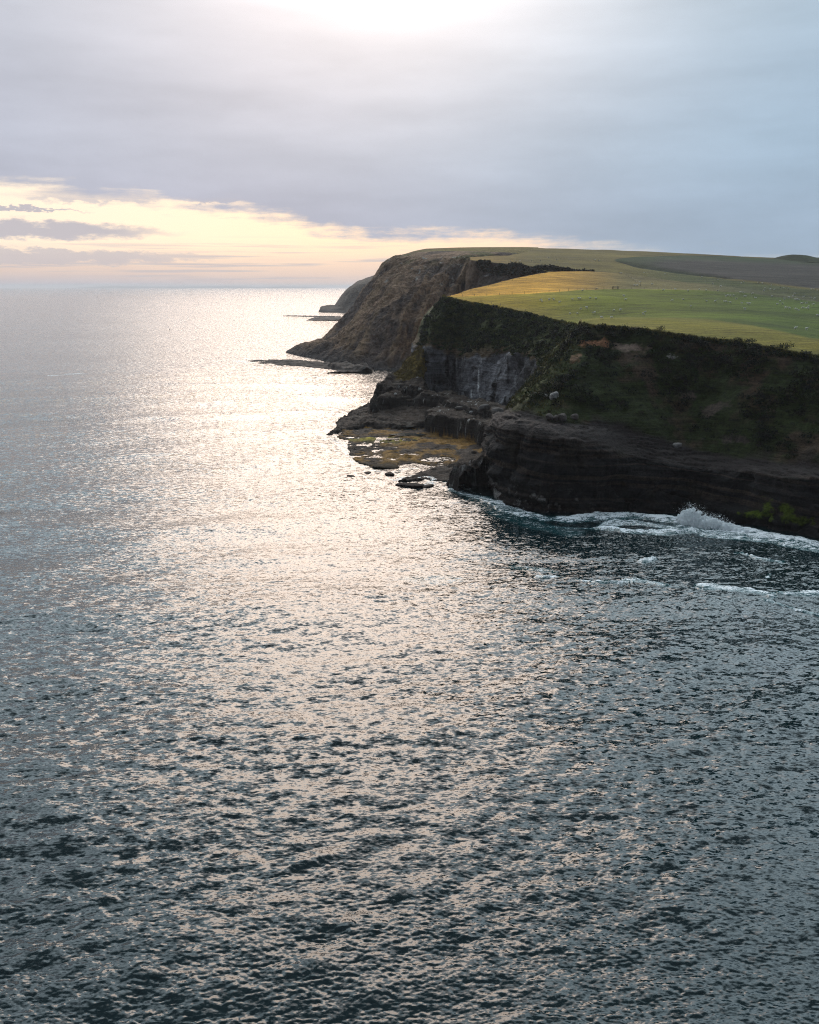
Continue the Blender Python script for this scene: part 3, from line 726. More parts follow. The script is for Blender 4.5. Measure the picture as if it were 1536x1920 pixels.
# ------------------------------------------------------------------ shore platforms as a height sheet with tiers
def poly_sd(X, Y, poly):
    d = np.full(X.shape, 1e9); inside = np.zeros(X.shape, bool); n = len(poly)
    for i in range(n):
        x0, y0_ = poly[i][:2]; x1, y1_ = poly[(i + 1) % n][:2]
        ex, ey = x1 - x0, y1_ - y0_; wx, wy = X - x0, Y - y0_
        t = np.clip((wx * ex + wy * ey) / (ex * ex + ey * ey + 1e-9), 0, 1)
        d = np.minimum(d, np.hypot(wx - ex * t, wy - ey * t))
        cond = (y0_ <= Y) != (y1_ <= Y)
        inside ^= cond & (X < ex * (Y - y0_) / (ey + 1e-12) + x0)
    return np.where(inside, d, -d)
def tier_height(X, Y, tier, width):
    poly = [at_z(*v) for v in tier]
    wn = 1.6 * fbm(np.stack([X, Y, 0 * X], -1), 9, 3, 201) + 0.6 * fbm(np.stack([X, Y, 0 * X], -1), 2.2, 3, 203)
    sd = poly_sd(X, Y, poly) + wn * min(1.6, 0.5 + width * 0.4)
    num = den = 0
    for p in poly:
        w_ = 1 / (((X - p[0]) ** 2 + (Y - p[1]) ** 2) + 4); num = num + w_ * p[2]; den = den + w_
    top = num / den
    return np.where(sd > -width, -3 + (top + 3) * sstep(sd, -width, width * 0.35), -3.0), sd
def platform(name, box, res, tiers, mat, colfn, broken=0.0):
    x0, x1, y0_, y1_ = box
    xs, ys = np.arange(x0, x1, res), np.arange(y0_, y1_, res * 1.15)
    X_, Y_ = np.meshgrid(xs, ys); Zt = np.full(X_.shape, -3.0); idx = np.zeros(X_.shape, int)
    for i, (tier, width) in enumerate(tiers):
        h, sd = tier_height(X_, Y_, tier, width)
        idx = np.where(h > Zt, i, idx); Zt = np.maximum(Zt, h)
    p = np.stack([X_, Y_, Zt], -1)
    Zt = np.where(Zt > -2.5, Zt + broken * (fbm(p, 13, 3, 209) - 0.15), Zt)
    amp = sstep(Zt, -2.5, 3.0)
    step = 1.1
    zt = Zt + 0.35 * fbm(p, 12, 3, 211)
    fr = zt / step - np.floor(zt / step)
    terr = (np.floor(zt / step) + sstep(fr, 0.35, 0.75)) * step
    Zt = np.where(Zt > 0.9, Zt * 0.35 + terr * 0.65, Zt)
    Zt = Zt + (0.3 + 1.0 * amp) * (1.0 * fbm(p, 6, 5, 213, 0.6) + 0.55 * ridged(p, 2.6, 4, 215) - 0.2 + (idx == 7) * (1.6 * ridged(p, 4.0, 4, 216) - 0.4)) * sstep(Zt, -2.6, 0.2)
    p = np.stack([X_, Y_, Zt], -1)
    n = normals(p); steep = 1 - sstep(n[..., 2], 0.45, 0.8)
    p = p + np.stack([n[..., 0], n[..., 1], 0 * steep], -1) * (steep * (0.7 * fbm(p, 2.0, 3, 217) + 0.5 * beds(p, 0.9, 219)))[..., None]
    keep = Zt > -1.6
    return grid_obj(name, p, mat, colfn(p, idx, steep), keep=keep), p
tiers = [
    # low weed-covered reef
    ([(628, 823, .1), (650, 826, .3), (656, 848, .35), (672, 864, .25), (700, 876, .15), (738, 877, .1), (775, 868, .05), (822, 874, .15), (858, 866, .5), (905, 850, .9), (940, 835, 1.2), (940, 800, 1.3), (860, 800, 1.2), (700, 795, .5), (640, 806, .3)], 2.0),
    ([(742, 902, .3), (768, 893, .4), (800, 881, .5), (850, 868, .8), (870, 872, 1), (850, 900, .6), (800, 898, .4)], 1.6),
    # sloping dark slab running out to a point
    ([(621, 811, .8), (634, 790, 1.5), (652, 770, 3.2), (690, 752, 5.5), (760, 752, 7), (815, 762, 6.5), (800, 790, 4), (762, 796, 2.5), (700, 794, 2.0), (650, 800, 1.2)], 4.5),
    # buttress at the end of the spur
    ([(698, 722, 15), (704, 708, 17), (722, 701, 18), (748, 698, 18.5), (800, 704, 18), (800, 730, 13), (740, 735, 11), (705, 732, 11)], 6.5),
    ([(692, 752, 8.5), (705, 738, 11), (745, 728, 13), (800, 728, 14), (850, 732, 12.5), (880, 748, 11), (850, 755, 9.5), (770, 752, 8.0)], 5.0),
    # square block in front of the cove
    ([(797, 779, 7.6), (850, 784, 8.4), (900, 791, 9.4), (926, 798, 10), (948, 790, 10), (950, 766, 10), (900, 752, 9.6), (840, 757, 8.8), (804, 765, 8)], 1.5),
    ([(830, 752, 10.5), (868, 742, 12), (930, 752, 12), (965, 768, 12), (985, 770, 13), (985, 790, 12), (940, 782, 11.5), (880, 764, 11)], 1.6),
    # low jagged nose under the near cliff
    ([(853, 888, 3.6), (864, 872, 6.5), (886, 856, 9.5), (914, 842, 12.2), (940, 846, 12), (960, 880, 9), (935, 905, 5.5), (900, 898, 5), (872, 898, 4)], 3.0),
    ([(885, 846, 2.5), (930, 838, 3), (930, 870, 2.0), (880, 868, 1.6), (840, 872, 1.2)], 1.5),
]
def col_plat(p, idx, steep):
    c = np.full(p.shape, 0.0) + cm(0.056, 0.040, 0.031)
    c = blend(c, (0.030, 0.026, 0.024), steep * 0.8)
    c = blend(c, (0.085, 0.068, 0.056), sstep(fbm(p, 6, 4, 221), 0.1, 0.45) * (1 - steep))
    z = p[..., 2]
    weed = (1 - sstep(z, 1.2, 2.0)) * (idx == 0)
    c = blend(c, (0.26, 0.14, 0.034), weed * sstep(fbm(p, 7, 4, 223), -0.25, 0.15) * 0.9)
    ye = at_z(720, 822, 0.8); d = np.hypot((p[..., 0] - ye[0]) / 16, (p[..., 1] - ye[1]) / 9) + 0.6 * fbm(p, 5, 3, 225)
    c = blend(c, (0.34, 0.28, 0.03), weed * (1 - sstep(d, 0.4, 1.0)) * 0.9)
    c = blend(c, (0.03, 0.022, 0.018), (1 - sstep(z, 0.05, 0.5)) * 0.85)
    g = at_z(770, 700, 18); d = np.hypot((p[..., 0] - g[0]) / 9, (p[..., 1] - g[1]) / 12) + 0.5 * fbm(p, 5, 3, 227)
    c = blend(c, (0.17, 0.12, 0.03), (idx == 3) * (1 - sstep(d, 0.4, 1.1)))
    c = blend(c, (0.26, 0.25, 0.24), (idx == 7) * sstep(fbm(p, 1.8, 4, 229), 0.15, 0.45) * 0.9)
    c = blend(c, (0.5, 0.49, 0.47), sstep(fbm(p, 1.3, 3, 231), 0.5, 0.6) * (idx > 2) * (idx < 7) * 0.8)
    return c
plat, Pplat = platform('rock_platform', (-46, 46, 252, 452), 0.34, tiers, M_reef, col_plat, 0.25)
tag(plat, kind='structure')
# grassy wedge climbing to the end of the cove cliff
Wd = np.stack([np.stack([at_y(738, 705, 432), at_y(752, 688, 438), at_y(772, 664, 443), at_y(790, 648, 446)]),
               np.stack([at_y(742, 728, 418), at_y(762, 712, 422), at_y(780, 690, 427), at_y(795, 655, 433)]),
               np.stack([at_y(760, 735, 415), at_y(782, 728, 419), at_y(794, 712, 425), at_y(800, 690, 431)])], 1)
PW, RW, CW = loft(Wd, [30, 24], [26, 26, 26])
PW = PW + normals(PW) * (1.0 * fbm(PW, 6, 4, 241) + 0.5 * fbm(PW, 1.8, 3, 243))[..., None]
bw = np.full(PW.shape, 0.0) + cm(0.17, 0.118, 0.03); bw = blend(bw, (0.07, 0.055, 0.035), sstep(fbm(PW, 3, 4, 245), 0.1, 0.5))
tag(grid_obj('bank_terrain', PW, M_grass, bw), kind='structure')

# reef and foot shelf of the tall headland
t_tiers = [([(452, 678, .1), (470, 675, .3), (520, 672.5, .2), (575, 676, .3), (640, 682, 1.2), (698, 690, 1.5), (690, 697, 1), (640, 695, .5), (600, 690, .3), (560, 686, .2), (500, 684, .1)], 3.0),
           ([(590, 701, .3), (640, 693, 1.5), (690, 688, 3.5), (697, 692, 3.5), (692, 698, 2), (650, 700, .8)], 3.0),
           ([(615, 682, 2), (650, 676, 5), (690, 680, 6), (690, 690, 4), (640, 690, 2)], 4.0)]
def col_t(p, idx, steep):
    c = np.full(p.shape, 0.0) + cm(0.048, 0.038, 0.034)
    return blend(c, (0.085, 0.068, 0.058), sstep(fbm(p, 9, 3, 251), 0, 0.4))
treef, _ = platform('rock_platform', (-160, -18, 618, 770), 0.9, t_tiers, M_reef, col_t, 1.6); tag(treef, kind='structure')
f_tiers = [([(575, 600, .5), (590, 595, 2), (620, 594, 3), (660, 594, 3), (660, 600, 2), (610, 603, 1)], 5.0),
           ([(525, 591.5, .8), (560, 591.3, 1.2), (600, 592, 1.2), (640, 592.5, 1.2), (600, 593.6, .8), (555, 592.8, .6)], 5.0)]
freef, _ = platform('rock_platform', (-270, -100, 1600, 1990), 2.0, f_tiers, M_reef, col_t); tag(freef, kind='structure')
# low coast on the horizon
hx = np.linspace(-9500, -2300, 200); hz = np.clip(60 * fbm(np.stack([hx, 0 * hx, 0 * hx], -1), 1800, 3, 261) + 62, 8, 130) * (sstep(hx, -9500, -8200) * (1 - sstep(hx, -3000, -2300))) * (0.55 + 0.45 * sstep(np.abs(hx + 4300), 200, 700))
hx = hx * 1.8; hz = hz * 1.25
Ph = np.stack([np.stack([hx, 0 * hx + 42000, 0 * hx - 5], -1), np.stack([hx, 0 * hx + 43000, hz * 0.8], -1), np.stack([hx, 0 * hx + 45000, hz], -1), np.stack([hx, 0 * hx + 49000, 0 * hx - 5], -1)])
tag(grid_obj('hills', Ph, M_far, np.full(Ph.shape, 0.09)), kind='structure')
# rounded hilltop at the right
mx = at_y(1490, 484, 1000); th = np.linspace(-1, 1, 120); TX, TY = np.meshgrid(th, th)
hm = 6.6 * np.exp(-((TX + 0.10) / 0.30) ** 2) + 3.6 * np.exp(-((TX - 0.52) / 0.40) ** 2)
PM = np.stack([mx[0] + 5 + TX * 78, mx[1] + TY * 60, mx[2] - 7 + (hm + 4 * np.exp(-(TX / 0.75) ** 4)) * np.exp(-(TY / 0.6) ** 2) + 0 * TX], -1); PM[..., 2] += 0.8 * fbm(PM, 12, 3, 263)
cmnd = np.full(PM.shape, 0.0) + cm(0.020, 0.032, 0.010); cmnd = blend(cmnd, (0.012, 0.020, 0.007), sstep(fbm(PM, 14, 3, 265), 0, 0.3))
tag(grid_obj('hill_terrain', PM, M_grass_far, cmnd), kind='structure')

# ------------------------------------------------------------------ the sea
def ocean(N, Lt, lmin, lmax, slope, wdir, spread, seed):
    r = np.random.default_rng(seed); k1 = np.fft.fftfreq(N, Lt / N) * 2 * np.pi
    KX, KY = np.meshgrid(k1, k1); K = np.hypot(KX, KY); K[0, 0] = 1
    th_ = np.arctan2(KY, KX) - wdir
    Sx = K ** -4.0 * sstep(K, 2 * np.pi / lmax * 0.7, 2 * np.pi / lmax * 1.4) * (1 - sstep(K, 2 * np.pi / lmin * 0.7, 2 * np.pi / lmin * 1.3))
    Sx *= np.abs(np.cos(th_)) ** spread + 0.06; Sx[0, 0] = 0
    H = np.sqrt(Sx) * (r.normal(size=K.shape) + 1j * r.normal(size=K.shape))
    H = H / math.sqrt((K * K * np.abs(H) ** 2).sum() / 2) * slope * N * N
    h = np.fft.ifft2(H).real; dx = np.fft.ifft2(-1j * KX / K * H).real; dy = np.fft.ifft2(-1j * KY / K * H).real
    return np.stack([dx, dy, h], -1)
def sample(tile, Lt, x, y):
    N = tile.shape[0]; u, v = (x / Lt % 1) * N, (y / Lt % 1) * N
    i, j = np.floor(u).astype(int) % N, np.floor(v).astype(int) % N; a, b = (u - np.floor(u))[..., None], (v - np.floor(v))[..., None]
    i2, j2 = (i + 1) % N, (j + 1) % N
    return (tile[j, i] * (1 - a) + tile[j, i2] * a) * (1 - b) + (tile[j2, i] * (1 - a) + tile[j2, i2] * a) * b
WD = R(90 + 8)
bands = [(ocean(512, 391.0, 9, 60, 0.040, WD, 4.0, 1), 391.0, 9.0, 0.040),
         (ocean(1024, 173.0, 1.1, 7, 0.086, WD + 0.12, 6.0, 2), 173.0, 1.1, 0.086),
         (ocean(512, 31.0, 0.20, 0.95, 0.265, WD - 0.12, 4.5, 3), 31.0, 0.25, 0.265)]
azs = np.concatenate([np.linspace(R(-85), R(-31), 40, endpoint=False), np.linspace(R(-31), R(31), 1080), np.linspace(R(31), R(85), 41)[1:]])
dep = np.linspace(R(52), R(4.6), 930)
rr = np.concatenate([np.linspace(1, 60 / math.tan(R(52)), 24)[:-1], 60 / np.tan(dep), np.geomspace(60 / math.tan(R(4.6)), 70000, 210)[1:]])
drr = np.gradient(rr)
RRg, AZg = np.meshgrid(rr, azs, indexing='ij')
SX, SY = RRg * np.sin(AZg), RRg * np.cos(AZg)
SP = np.stack([SX, SY, 0 * SX], -1); miss = np.zeros(SX.shape)
gust = 1 + 0.45 * fbm(SP, (130, 50, 1), 3, 301) + 0.30 * fbm(SP, (24, 10, 1), 2, 303)
for i_, (tile, Lt, lmin, slp) in enumerate(bands):
    w_ = np.clip(1.6 - drr / (lmin * 0.55), 0, 1)[:, None] * (1 - sstep(np.abs(AZg), R(31), R(36)))
    nz = w_[:, AZg.shape[1] // 2] > 0
    g_ = gust if i_ else 1 + 0 * gust
    dsp = sample(tile, Lt, SX[nz], SY[nz]) * (w_[nz] * g_[nz])[..., None]
    dsp[..., :2] *= 0.8
    SP[nz] += dsp
    miss += (1 - w_ ** 2) * slp ** 2
micro = np.sqrt(miss) * np.clip(gust, 0.4, 1.6) * (1 - 0.65 * sstep(RRg, 1500, 7000))
# foam along the cliff foot and drifting streaks
near = rr < 420
fx, fy = SX[near], SY[near]
def seg_d(poly, x, y):
    d = np.full(x.shape, 1e9)
    for p, q in zip(poly[:-1], poly[1:]):
        e = q - p; t = np.clip(((x - p[0]) * e[0] + (y - p[1]) * e[1]) / (e @ e + 1e-9), 0, 1)
        d = np.minimum(d, np.hypot(x - p[0] - t * e[0], y - p[1] - t * e[1]))
    return d
P3 = np.stack([fx, fy, 0 * fx], -1)
wob = 2.0 * fbm(P3, 9, 3, 311) + 1.3 * fbm(P3, 3, 4, 313, 0.6)
foam = np.zeros(fx.shape)
def streak(pts, width, amt):
    global foam
    poly = [w0(*q)[:2] for q in pts]
    d = seg_d(poly, fx, fy) + wob * min(1.0, width / 2.2)
    foam = np.maximum(foam, amt * (1 - sstep(d, width * 0.3, width)))
streak([(1900, 1090), (1700, 1055), (1600, 1035), (1536, 1022), (1470, 1010), (1420, 1000), (1370, 992), (1330, 985), (1280, 978), (1230, 972), (1180, 966), (1120, 968), (1060, 972)], 5.2, 1.0)
streak([(1060, 972), (1020, 972), (980, 962), (930, 946), (890, 932), (850, 916)], 3.4, 0.75)
streak([(1120, 990), (1180, 996), (1240, 998), (1300, 996)], 3.2, 0.92)
streak([(1040, 985), (1090, 990), (1130, 988)], 2.2, 0.6)
streak([(1130, 990), (1160, 978), (1210, 982), (1260, 990)], 3.6, 0.78)
streak([(1280, 985), (1330, 1000), (1390, 1008), (1450, 1012), (1536, 1030)], 5.0, 0.75)
streak([(900, 940), (950, 965), (1010, 985), (1070, 1000)], 6.5, 0.36)
streak([(1392, 1037), (1420, 1046), (1462, 1054)], 1.72, 0.80)
streak([(1205, 1053), (1225, 1048)], 1.2, 0.9)
streak([(1010, 1083), (1060, 1084), (1110, 1092), (1160, 1094), (1190, 1090), (1250, 1101)], 1.38, 0.80)
streak([(1320, 1104), (1360, 1108), (1410, 1112), (1440, 1118)], 2.18, 0.84)
streak([(1400, 1112), (1470, 1116), (1536, 1114)], 1.49, 0.80)
streak([(1430, 1126), (1480, 1138), (1536, 1152)], 1.2, 0.75)
streak([(1440, 1085), (1445, 1075)], 1.0, 0.6)
streak([(960, 1062), (1010, 1068), (1040, 1072)], 1.6, 0.45)
streak([(780, 1088), (840, 1085)], 4.0, 0.42)
streak([(800, 1010), (830, 1000)], 4.0, 0.34)
streak([(640, 818), (690, 824), (760, 826)], 2.6, 0.7)
streak([(650, 848), (668, 868), (700, 882), (735, 886), (770, 878)], 2.2, 0.5)
streak([(742, 900), (790, 893), (815, 900), (800, 910)], 3.0, 0.8)
streak([(800, 893), (848, 905), (900, 925)], 2.5, 0.5)
streak([(610, 816), (640, 830), (655, 850)], 2.4, 0.55)
foam_full = np.zeros(SX.shape); foam_full[near] = foam
far_ = (rr >= 420) & (rr < 900)
fx, fy = SX[far_], SY[far_]; P3 = np.stack([fx, fy, 0 * fx], -1); wob = 3 * fbm(P3, 20, 3, 315); foam = np.zeros(fx.shape)
streak([(92, 704), (125, 702), (160, 700)], 4.0, 1.0)
streak([(438, 677), (462, 679)], 7.0, 0.95)
streak([(700, 690), (750, 688)], 5.0, 0.8)
streak([(470, 687), (560, 690), (600, 697)], 4.0, 0.6)
foam_full[far_] = foam
SP[..., 2] += 0.55 * sstep(foam_full, 0.5, 1.0) * (1 + fbm(SP, 3, 3, 317)) * (SY < 240)
damp = np.where(SY > 240, 0.4, 1.0)
SP[..., 2] *= np.where((RRg > 255) & (RRg < 420) & (SX > -48) & (SX < 40), 0.45, 1.0)
sea = grid_obj('sea', SP, M_water, None, {'micro': micro, 'foam': foam_full})
tag(sea, kind='structure')

# ------------------------------------------------------------------ plants, rocks, animals, fences
def surf_point(P, px, py):
    """the point of a surface grid that the photo shows at this pixel (nearest first)"""
    d = ray(px, py); q = P.reshape(-1, 3)
    e = np.hypot(q[:, 0] / q[:, 1] - d[0] / d[1], (q[:, 2] - CAM_H) / q[:, 1] - d[2] / d[1])
    return q[np.argmin(e + 1e-6 * q[:, 1])]
def bvh_of(o):
    me = o.data; n = len(me.vertices); co = np.empty(n * 3, np.float32); me.vertices.foreach_get('co', co)
    return BVHTree.FromPolygons([tuple(v) for v in co.reshape(-1, 3)], [tuple(p.vertices) for p in me.polygons])
def leaf_cloud(centres, radii, squash, per, leaf, cols, up=0.25):
    """many small leaf faces filling bush shaped volumes"""
    n = len(centres); m = n * per
    d = rng.normal(size=(n, per, 3)); d /= np.linalg.norm(d, axis=-1, keepdims=True)
    d[..., 2] = np.abs(d[..., 2]) * 1.0 - 0.18 * rng.random((n, per))
    r = radii[:, None, None] * (0.45 + 0.6 * rng.random((n, per, 1)) ** 0.6)
    lump = 1 + 0.28 * vnoise(d * 2.3 + centres[:, None] * 0.7, 5)[..., None]
    c = centres[:, None] + d * r * lump * np.array(squash)
    nn = d + 0.9 * rng.normal(size=d.shape) + [0, 0, up]; nn /= np.linalg.norm(nn, axis=-1, keepdims=True)
    a = np.cross(nn, rng.normal(size=d.shape)); a /= np.linalg.norm(a, axis=-1, keepdims=True); b = np.cross(nn, a)
    s_ = (leaf * (0.6 + 0.8 * rng.random((n, per, 1)))) * np.clip(radii[:, None, None] / 1.4, 0.6, 1.5)
    V = np.stack([c - a * s_, c - b * s_ * 0.55, c + a * s_, c + b * s_ * 0.55], 2).reshape(-1, 3)
    F = np.arange(m * 4).reshape(-1, 4)
    K = np.repeat((cols[:, None] * (0.65 + 0.7 * rng.random((n, per, 1)))).reshape(-1, 3), 4, 0)
    return V, F, K
def scatter(P, weight, n, avoid=0.0):
    area = np.linalg.norm(np.cross(np.gradient(P, axis=1), np.gradient(P, axis=0)), axis=-1) * weight
    p = area.ravel() / area.sum(); j = rng.choice(P.shape[0] * P.shape[1], n, p=p)
    return P.reshape(-1, 3)[j] + rng.normal(size=(n, 3)) * 0.25, j
def scrub(name, P, weight, n, rad, per, leaf, pal, squash=(1, 1, 0.8), label=None):
    c, j = scatter(P, weight, n)
    r = rad[0] + (rad[1] - rad[0]) * rng.random(n) ** 2
    pal = np.array(pal); col = pal[rng.integers(0, len(pal), n)] * (0.75 + 0.5 * rng.random((n, 1)))
    V, F, K = leaf_cloud(c, r, squash, per, leaf, col)
    o = mesh_from(name, V, F, M_leaf, False, None, {'albedo': K}); tag(o, label, None, None, 'stuff'); return o
DARK = [(0.0187, 0.0302, 0.0072), (0.0259, 0.0396, 0.0086), (0.0115, 0.0187, 0.0072), (0.036, 0.0446, 0.0101), (0.0216, 0.0216, 0.0101)] + [(0.055, 0.066, 0.014), (0.045, 0.060, 0.012)]  # the two lighter greens at the end stand in for lit bush tops
BROWN = [(0.0186, 0.0174, 0.0112), (0.0112, 0.0136, 0.0074), (0.026, 0.0217, 0.0136), (0.0074, 0.0112, 0.0062), (0.0149, 0.0211, 0.0074)] + [(0.052, 0.044, 0.026), (0.040, 0.050, 0.014)]
OLIVE = [(0.048, 0.0496, 0.016), (0.036, 0.044, 0.0144), (0.06, 0.0528, 0.0192), (0.024, 0.0336, 0.0112)]
# cove scrub hangs in tongues over the columns
wC = sstep(RC + 0.55 * fbm(PC, 9, 3, 401) + 0.25 * fbm(PC, 3, 3, 403), 2.95, 3.15) * (1 - sstep(RC, 4.97, 5.05)) * (0.35 + 0.65 * sstep(fbm(PC, 6, 3, 405), -0.35, 0.1))
wC *= sstep(CC, 0.6, 1.0) * 1.0
scrub('cliff_scrub', PC, wC, 2300, (0.7, 2.1), 90, 0.30, DARK)
wA = sstep(RA, 5.0, 5.5) * (1 - sstep(RA, 6.98, 7.02)) * (1 - 0.9 * scarmask)
wA *= 0.10 + 0.9 * sstep(fbm(PA, 10, 4, 411) + 0.35 * (RA - 6.0), -0.1, 0.3)
wA *= 1 - 0.75 * sstep(CA, 11.2, 12.6)
scrub('cliff_scrub', PA, wA, 2400, (0.5, 2.1), 84, 0.22, BROWN + DARK[:3])
wR = sstep(CA, 10.5, 12.5) * sstep(RA, 5.1, 5.6) * (1 - sstep(RA, 6.95, 7.05)) * (1 - 0.7 * scarmask)
scrub('cliff_scrub', PA, wR, 900, (0.4, 1.1), 50, 0.22, OLIVE, (1, 1, 0.6))
wE = np.exp(-((RA - 6.9) / 0.10) ** 2) * sstep(fbm(PA, 8, 3, 421), -0.3, 0.2) * (CA > 2)
scrub('cliff_scrub', PA, wE, 420, (0.5, 1.2), 60, 0.22, BROWN[:2] + DARK[:3])
wL = sstep(RL, 0.95, 1.1) * (1 - sstep(RL, 1.35, 2.2)) * sstep(fbm(PL, 16, 3, 431), -0.35, 0.1) * sstep(CL, 1.6, 2.2) + 1.2 * sstep(CL, 4.6, 5.0) * np.exp(-((RL - 1.0) / 0.12) ** 2)
scrub('cliff_scrub', PL, wL, 520, (1.2, 3.2), 60, 0.55, [(0.028, 0.026, 0.018), (0.02, 0.024, 0.014), (0.04, 0.03, 0.02)])

def tussocks(P, weight, n, per, h, cols):
    c, j = scatter(P, weight, n); m = n * per
    root = np.repeat(c, per, 0) + rng.normal(size=(m, 3)) * [0.28, 0.28, 0.03]
    a = rng.random(m) * 6.283; lean = rng.normal(size=(m, 2)) * 0.35; hh = h * (0.5 + 0.8 * rng.random(m))
    side = np.stack([np.cos(a), np.sin(a), 0 * a], -1) * 0.055
    tip = root + np.stack([lean[:, 0] * hh, lean[:, 1] * hh, hh], -1); root = root - [0, 0, 0.2]
    mid = root * 0.5 + tip * 0.5 + np.stack([0 * hh, 0 * hh, 0.12 * hh], -1)
    V = np.stack([root - side, root + side, mid + side * .8, tip, mid - side * .8], 1).reshape(-1, 3)
    F = (np.arange(m)[:, None] * 5 + np.array([[0, 1, 2, 4]])); F2 = (np.arange(m)[:, None] * 5 + np.array([[4, 2, 3, 3]]))
    K = np.repeat(np.array(cols)[rng.integers(0, len(cols), m)] * (0.7 + 0.6 * rng.random((m, 1))), 5, 0)
    tri = np.concatenate([F[:, [0, 1, 2]], F[:, [0, 2, 3]], F2[:, :3]])
    tag(mesh_from('tussock_grass', V, tri, M_leaf, False, None, {'albedo': K}), None, None, None, 'stuff')
DRY = [(0.16, 0.13, 0.04), (0.10, 0.10, 0.025), (0.22, 0.16, 0.05), (0.07, 0.08, 0.02)]
tussocks(PA, np.exp(-((RA - 7.0) / 0.07) ** 2) * (CA > 1), 1500, 16, 0.75, DRY)
tussocks(PA, sstep(CA, 10.3, 12.0) * sstep(RA, 4.9, 5.3) * (1 - sstep(RA, 7.0, 7.05)), 1600, 14, 0.6, DRY + OLIVE)
tussocks(PC, np.exp(-((RC - 5.0) / 0.06) ** 2), 1200, 14, 0.8, DRY)
tussocks(PW, 1 + 0 * RW, 700, 14, 0.7, [(0.16, 0.11, 0.03), (0.09, 0.075, 0.025), (0.2, 0.15, 0.04)])

def shrub(px, py, h, w, label, spiky=False):
    """small bush on the brink: woody stem with leafy head"""
    base_ = surf_point(PA[RA[:, 0] > 6.5], px, py)
    root = bpy.data.objects.new('shrub', None); COL.objects.link(root); root.location = base_
    tag(root, label, 'shrub', 'shrubs on the cliff brink')
    n = 5
    cs = np.stack([rng.normal(size=n) * w * 0.35, rng.normal(size=n) * w * 0.25, h * (0.3 + 0.5 * rng.random(n))], -1)
    V, F, K = leaf_cloud(cs, np.full(n, w * 0.5), (1, 1, 1.3 if spiky else 0.8), 90, 0.16, np.full((n, 3), 0.0) + cm(0.02, 0.028, 0.012))
    f = mesh_from('foliage', V, F, M_leaf, False, None, {'albedo': K}); f.parent = root
    V, F = [], []
    for q in range(4 if not spiky else 6):
        a = rng.random() * 6.28; tip = np.array([math.cos(a) * w * 0.4, math.sin(a) * w * 0.4, h * (0.8 + 0.35 * rng.random())])
        b0 = len(V)
        for lv, rd in ((0, 0.07), (1, 0.02)):
            for e in range(4):
                V.append(tip * lv + [math.cos(e * 1.57) * rd, math.sin(e * 1.57) * rd, -0.3 * (1 - lv)])
        for e in range(4): F.append((b0 + e, b0 + (e + 1) % 4, b0 + 4 + (e + 1) % 4, b0 + 4 + e))
    st = mesh_from('stem', np.array(V), np.array(F), M_wood); st.parent = root
shrub(1238, 622, 2.4, 1.8, 'dark spiky shrub standing alone on the cliff brink, leftmost of four', True)
shrub(1386, 644, 1.8, 2.0, 'rounded dark shrub on the cliff brink, left one of a close pair')
shrub(1407, 645, 1.9, 2.6, 'wider dark shrub on the cliff brink, right one of a close pair')
shrub(1462, 657, 1.6, 3.4, 'low wide dark shrub on the cliff brink, rightmost of four')

def rock(name, c, size, colr, label, cat, seed, group=None, mat=None, sub=4):
    bm = bmesh.new(); bmesh.ops.create_icosphere(bm, subdivisions=sub, radius=1.0)
    V = np.array([v.co[:] for v in bm.verts]); F = np.array([[v.index for v in f.verts] for f in bm.faces]); bm.free()
    q = V + seed * 7.7
    r = 1 + 0.42 * fbm(q, 1.5, 2, seed) + 0.16 * fbm(q, 0.5, 3, seed + 1)
    V = V * r[:, None]
    V = np.sign(V) * np.abs(V) ** 0.85                                  # blocky
    V = V * np.array(size) * 0.5
    col = np.full(V.shape, 0.0) + np.array(colr); col *= (1 + 0.35 * fbm(q, 0.6, 3, seed + 2))[:, None]
    o = mesh_from(name, V, F, mat or M_boulder, True, None, {'albedo': col}); o.location = c
    o.rotation_euler = (0.1 * math.sin(seed), 0.1 * math.cos(seed * 2), seed * 1.3)
    return tag(o, label, cat, group)
def on_A(px, py, dz=0.2): return surf_point(PA[(RA[:, 0] > 2.9) & (RA[:, 0] < 6.9)], px, py) + [0, 0, dz]
rock('boulder', on_A(1040, 746, 0.7), (2.9, 2.6, 2.6), (.34, .32, .30), 'large pale boulder on the grassy ridge at the top of the ledge', 'boulder', 3)
rock('boulder', on_A(1025, 744, 0.3), (1.5, 1.2, 1.0), (.36, .34, .31), 'small pale boulder just left of the large pale boulder', 'boulder', 4)
rock('boulder', on_A(1270, 837, 0.4), (2.7, 2.0, 1.5), (.22, .20, .185), 'grey rounded boulder alone on the bare rock ledge', 'boulder', 5)
for i, (px, py, sz, lb) in enumerate(((1030, 785, (2.2, 2, 1.9), 'dark boulder with pale top, leftmost of a row on the ledge'), (1042, 787, (1.7, 1.7, 1.6), 'small dark boulder, second from left in a row on the ledge'),
                                      (1056, 786, (2.8, 2.3, 2.2), 'largest dark boulder in the middle of a row on the ledge'), (1077, 785, (2.6, 2.1, 1.8), 'dark boulder with pale top, rightmost of a row on the ledge'))):
    rock('boulder', on_A(px, py, 0.5), sz, (.11, .09, .08), lb, 'boulder', 11 + i, 'boulders in a row on the ledge')
plat_bvh = bvh_of(plat)
def hit(bvh, px, py):
    d = ray(px, py); h = bvh.ray_cast(Vector((0, 0, CAM_H)), Vector(d).normalized()); return None if h[0] is None else np.array(h[0])
def on_plat(px, py, dz=0.0):
    h = hit(plat_bvh, px, py); h = w0(px, py) if h is None else h; return h + [0, 0, dz]
rock('boulder', on_plat(935, 777, 0.9), (5.6, 4, 3.2), (.10, .09, .085), 'smooth dark rounded boulder wedged beside the cove cliff foot', 'boulder', 21)
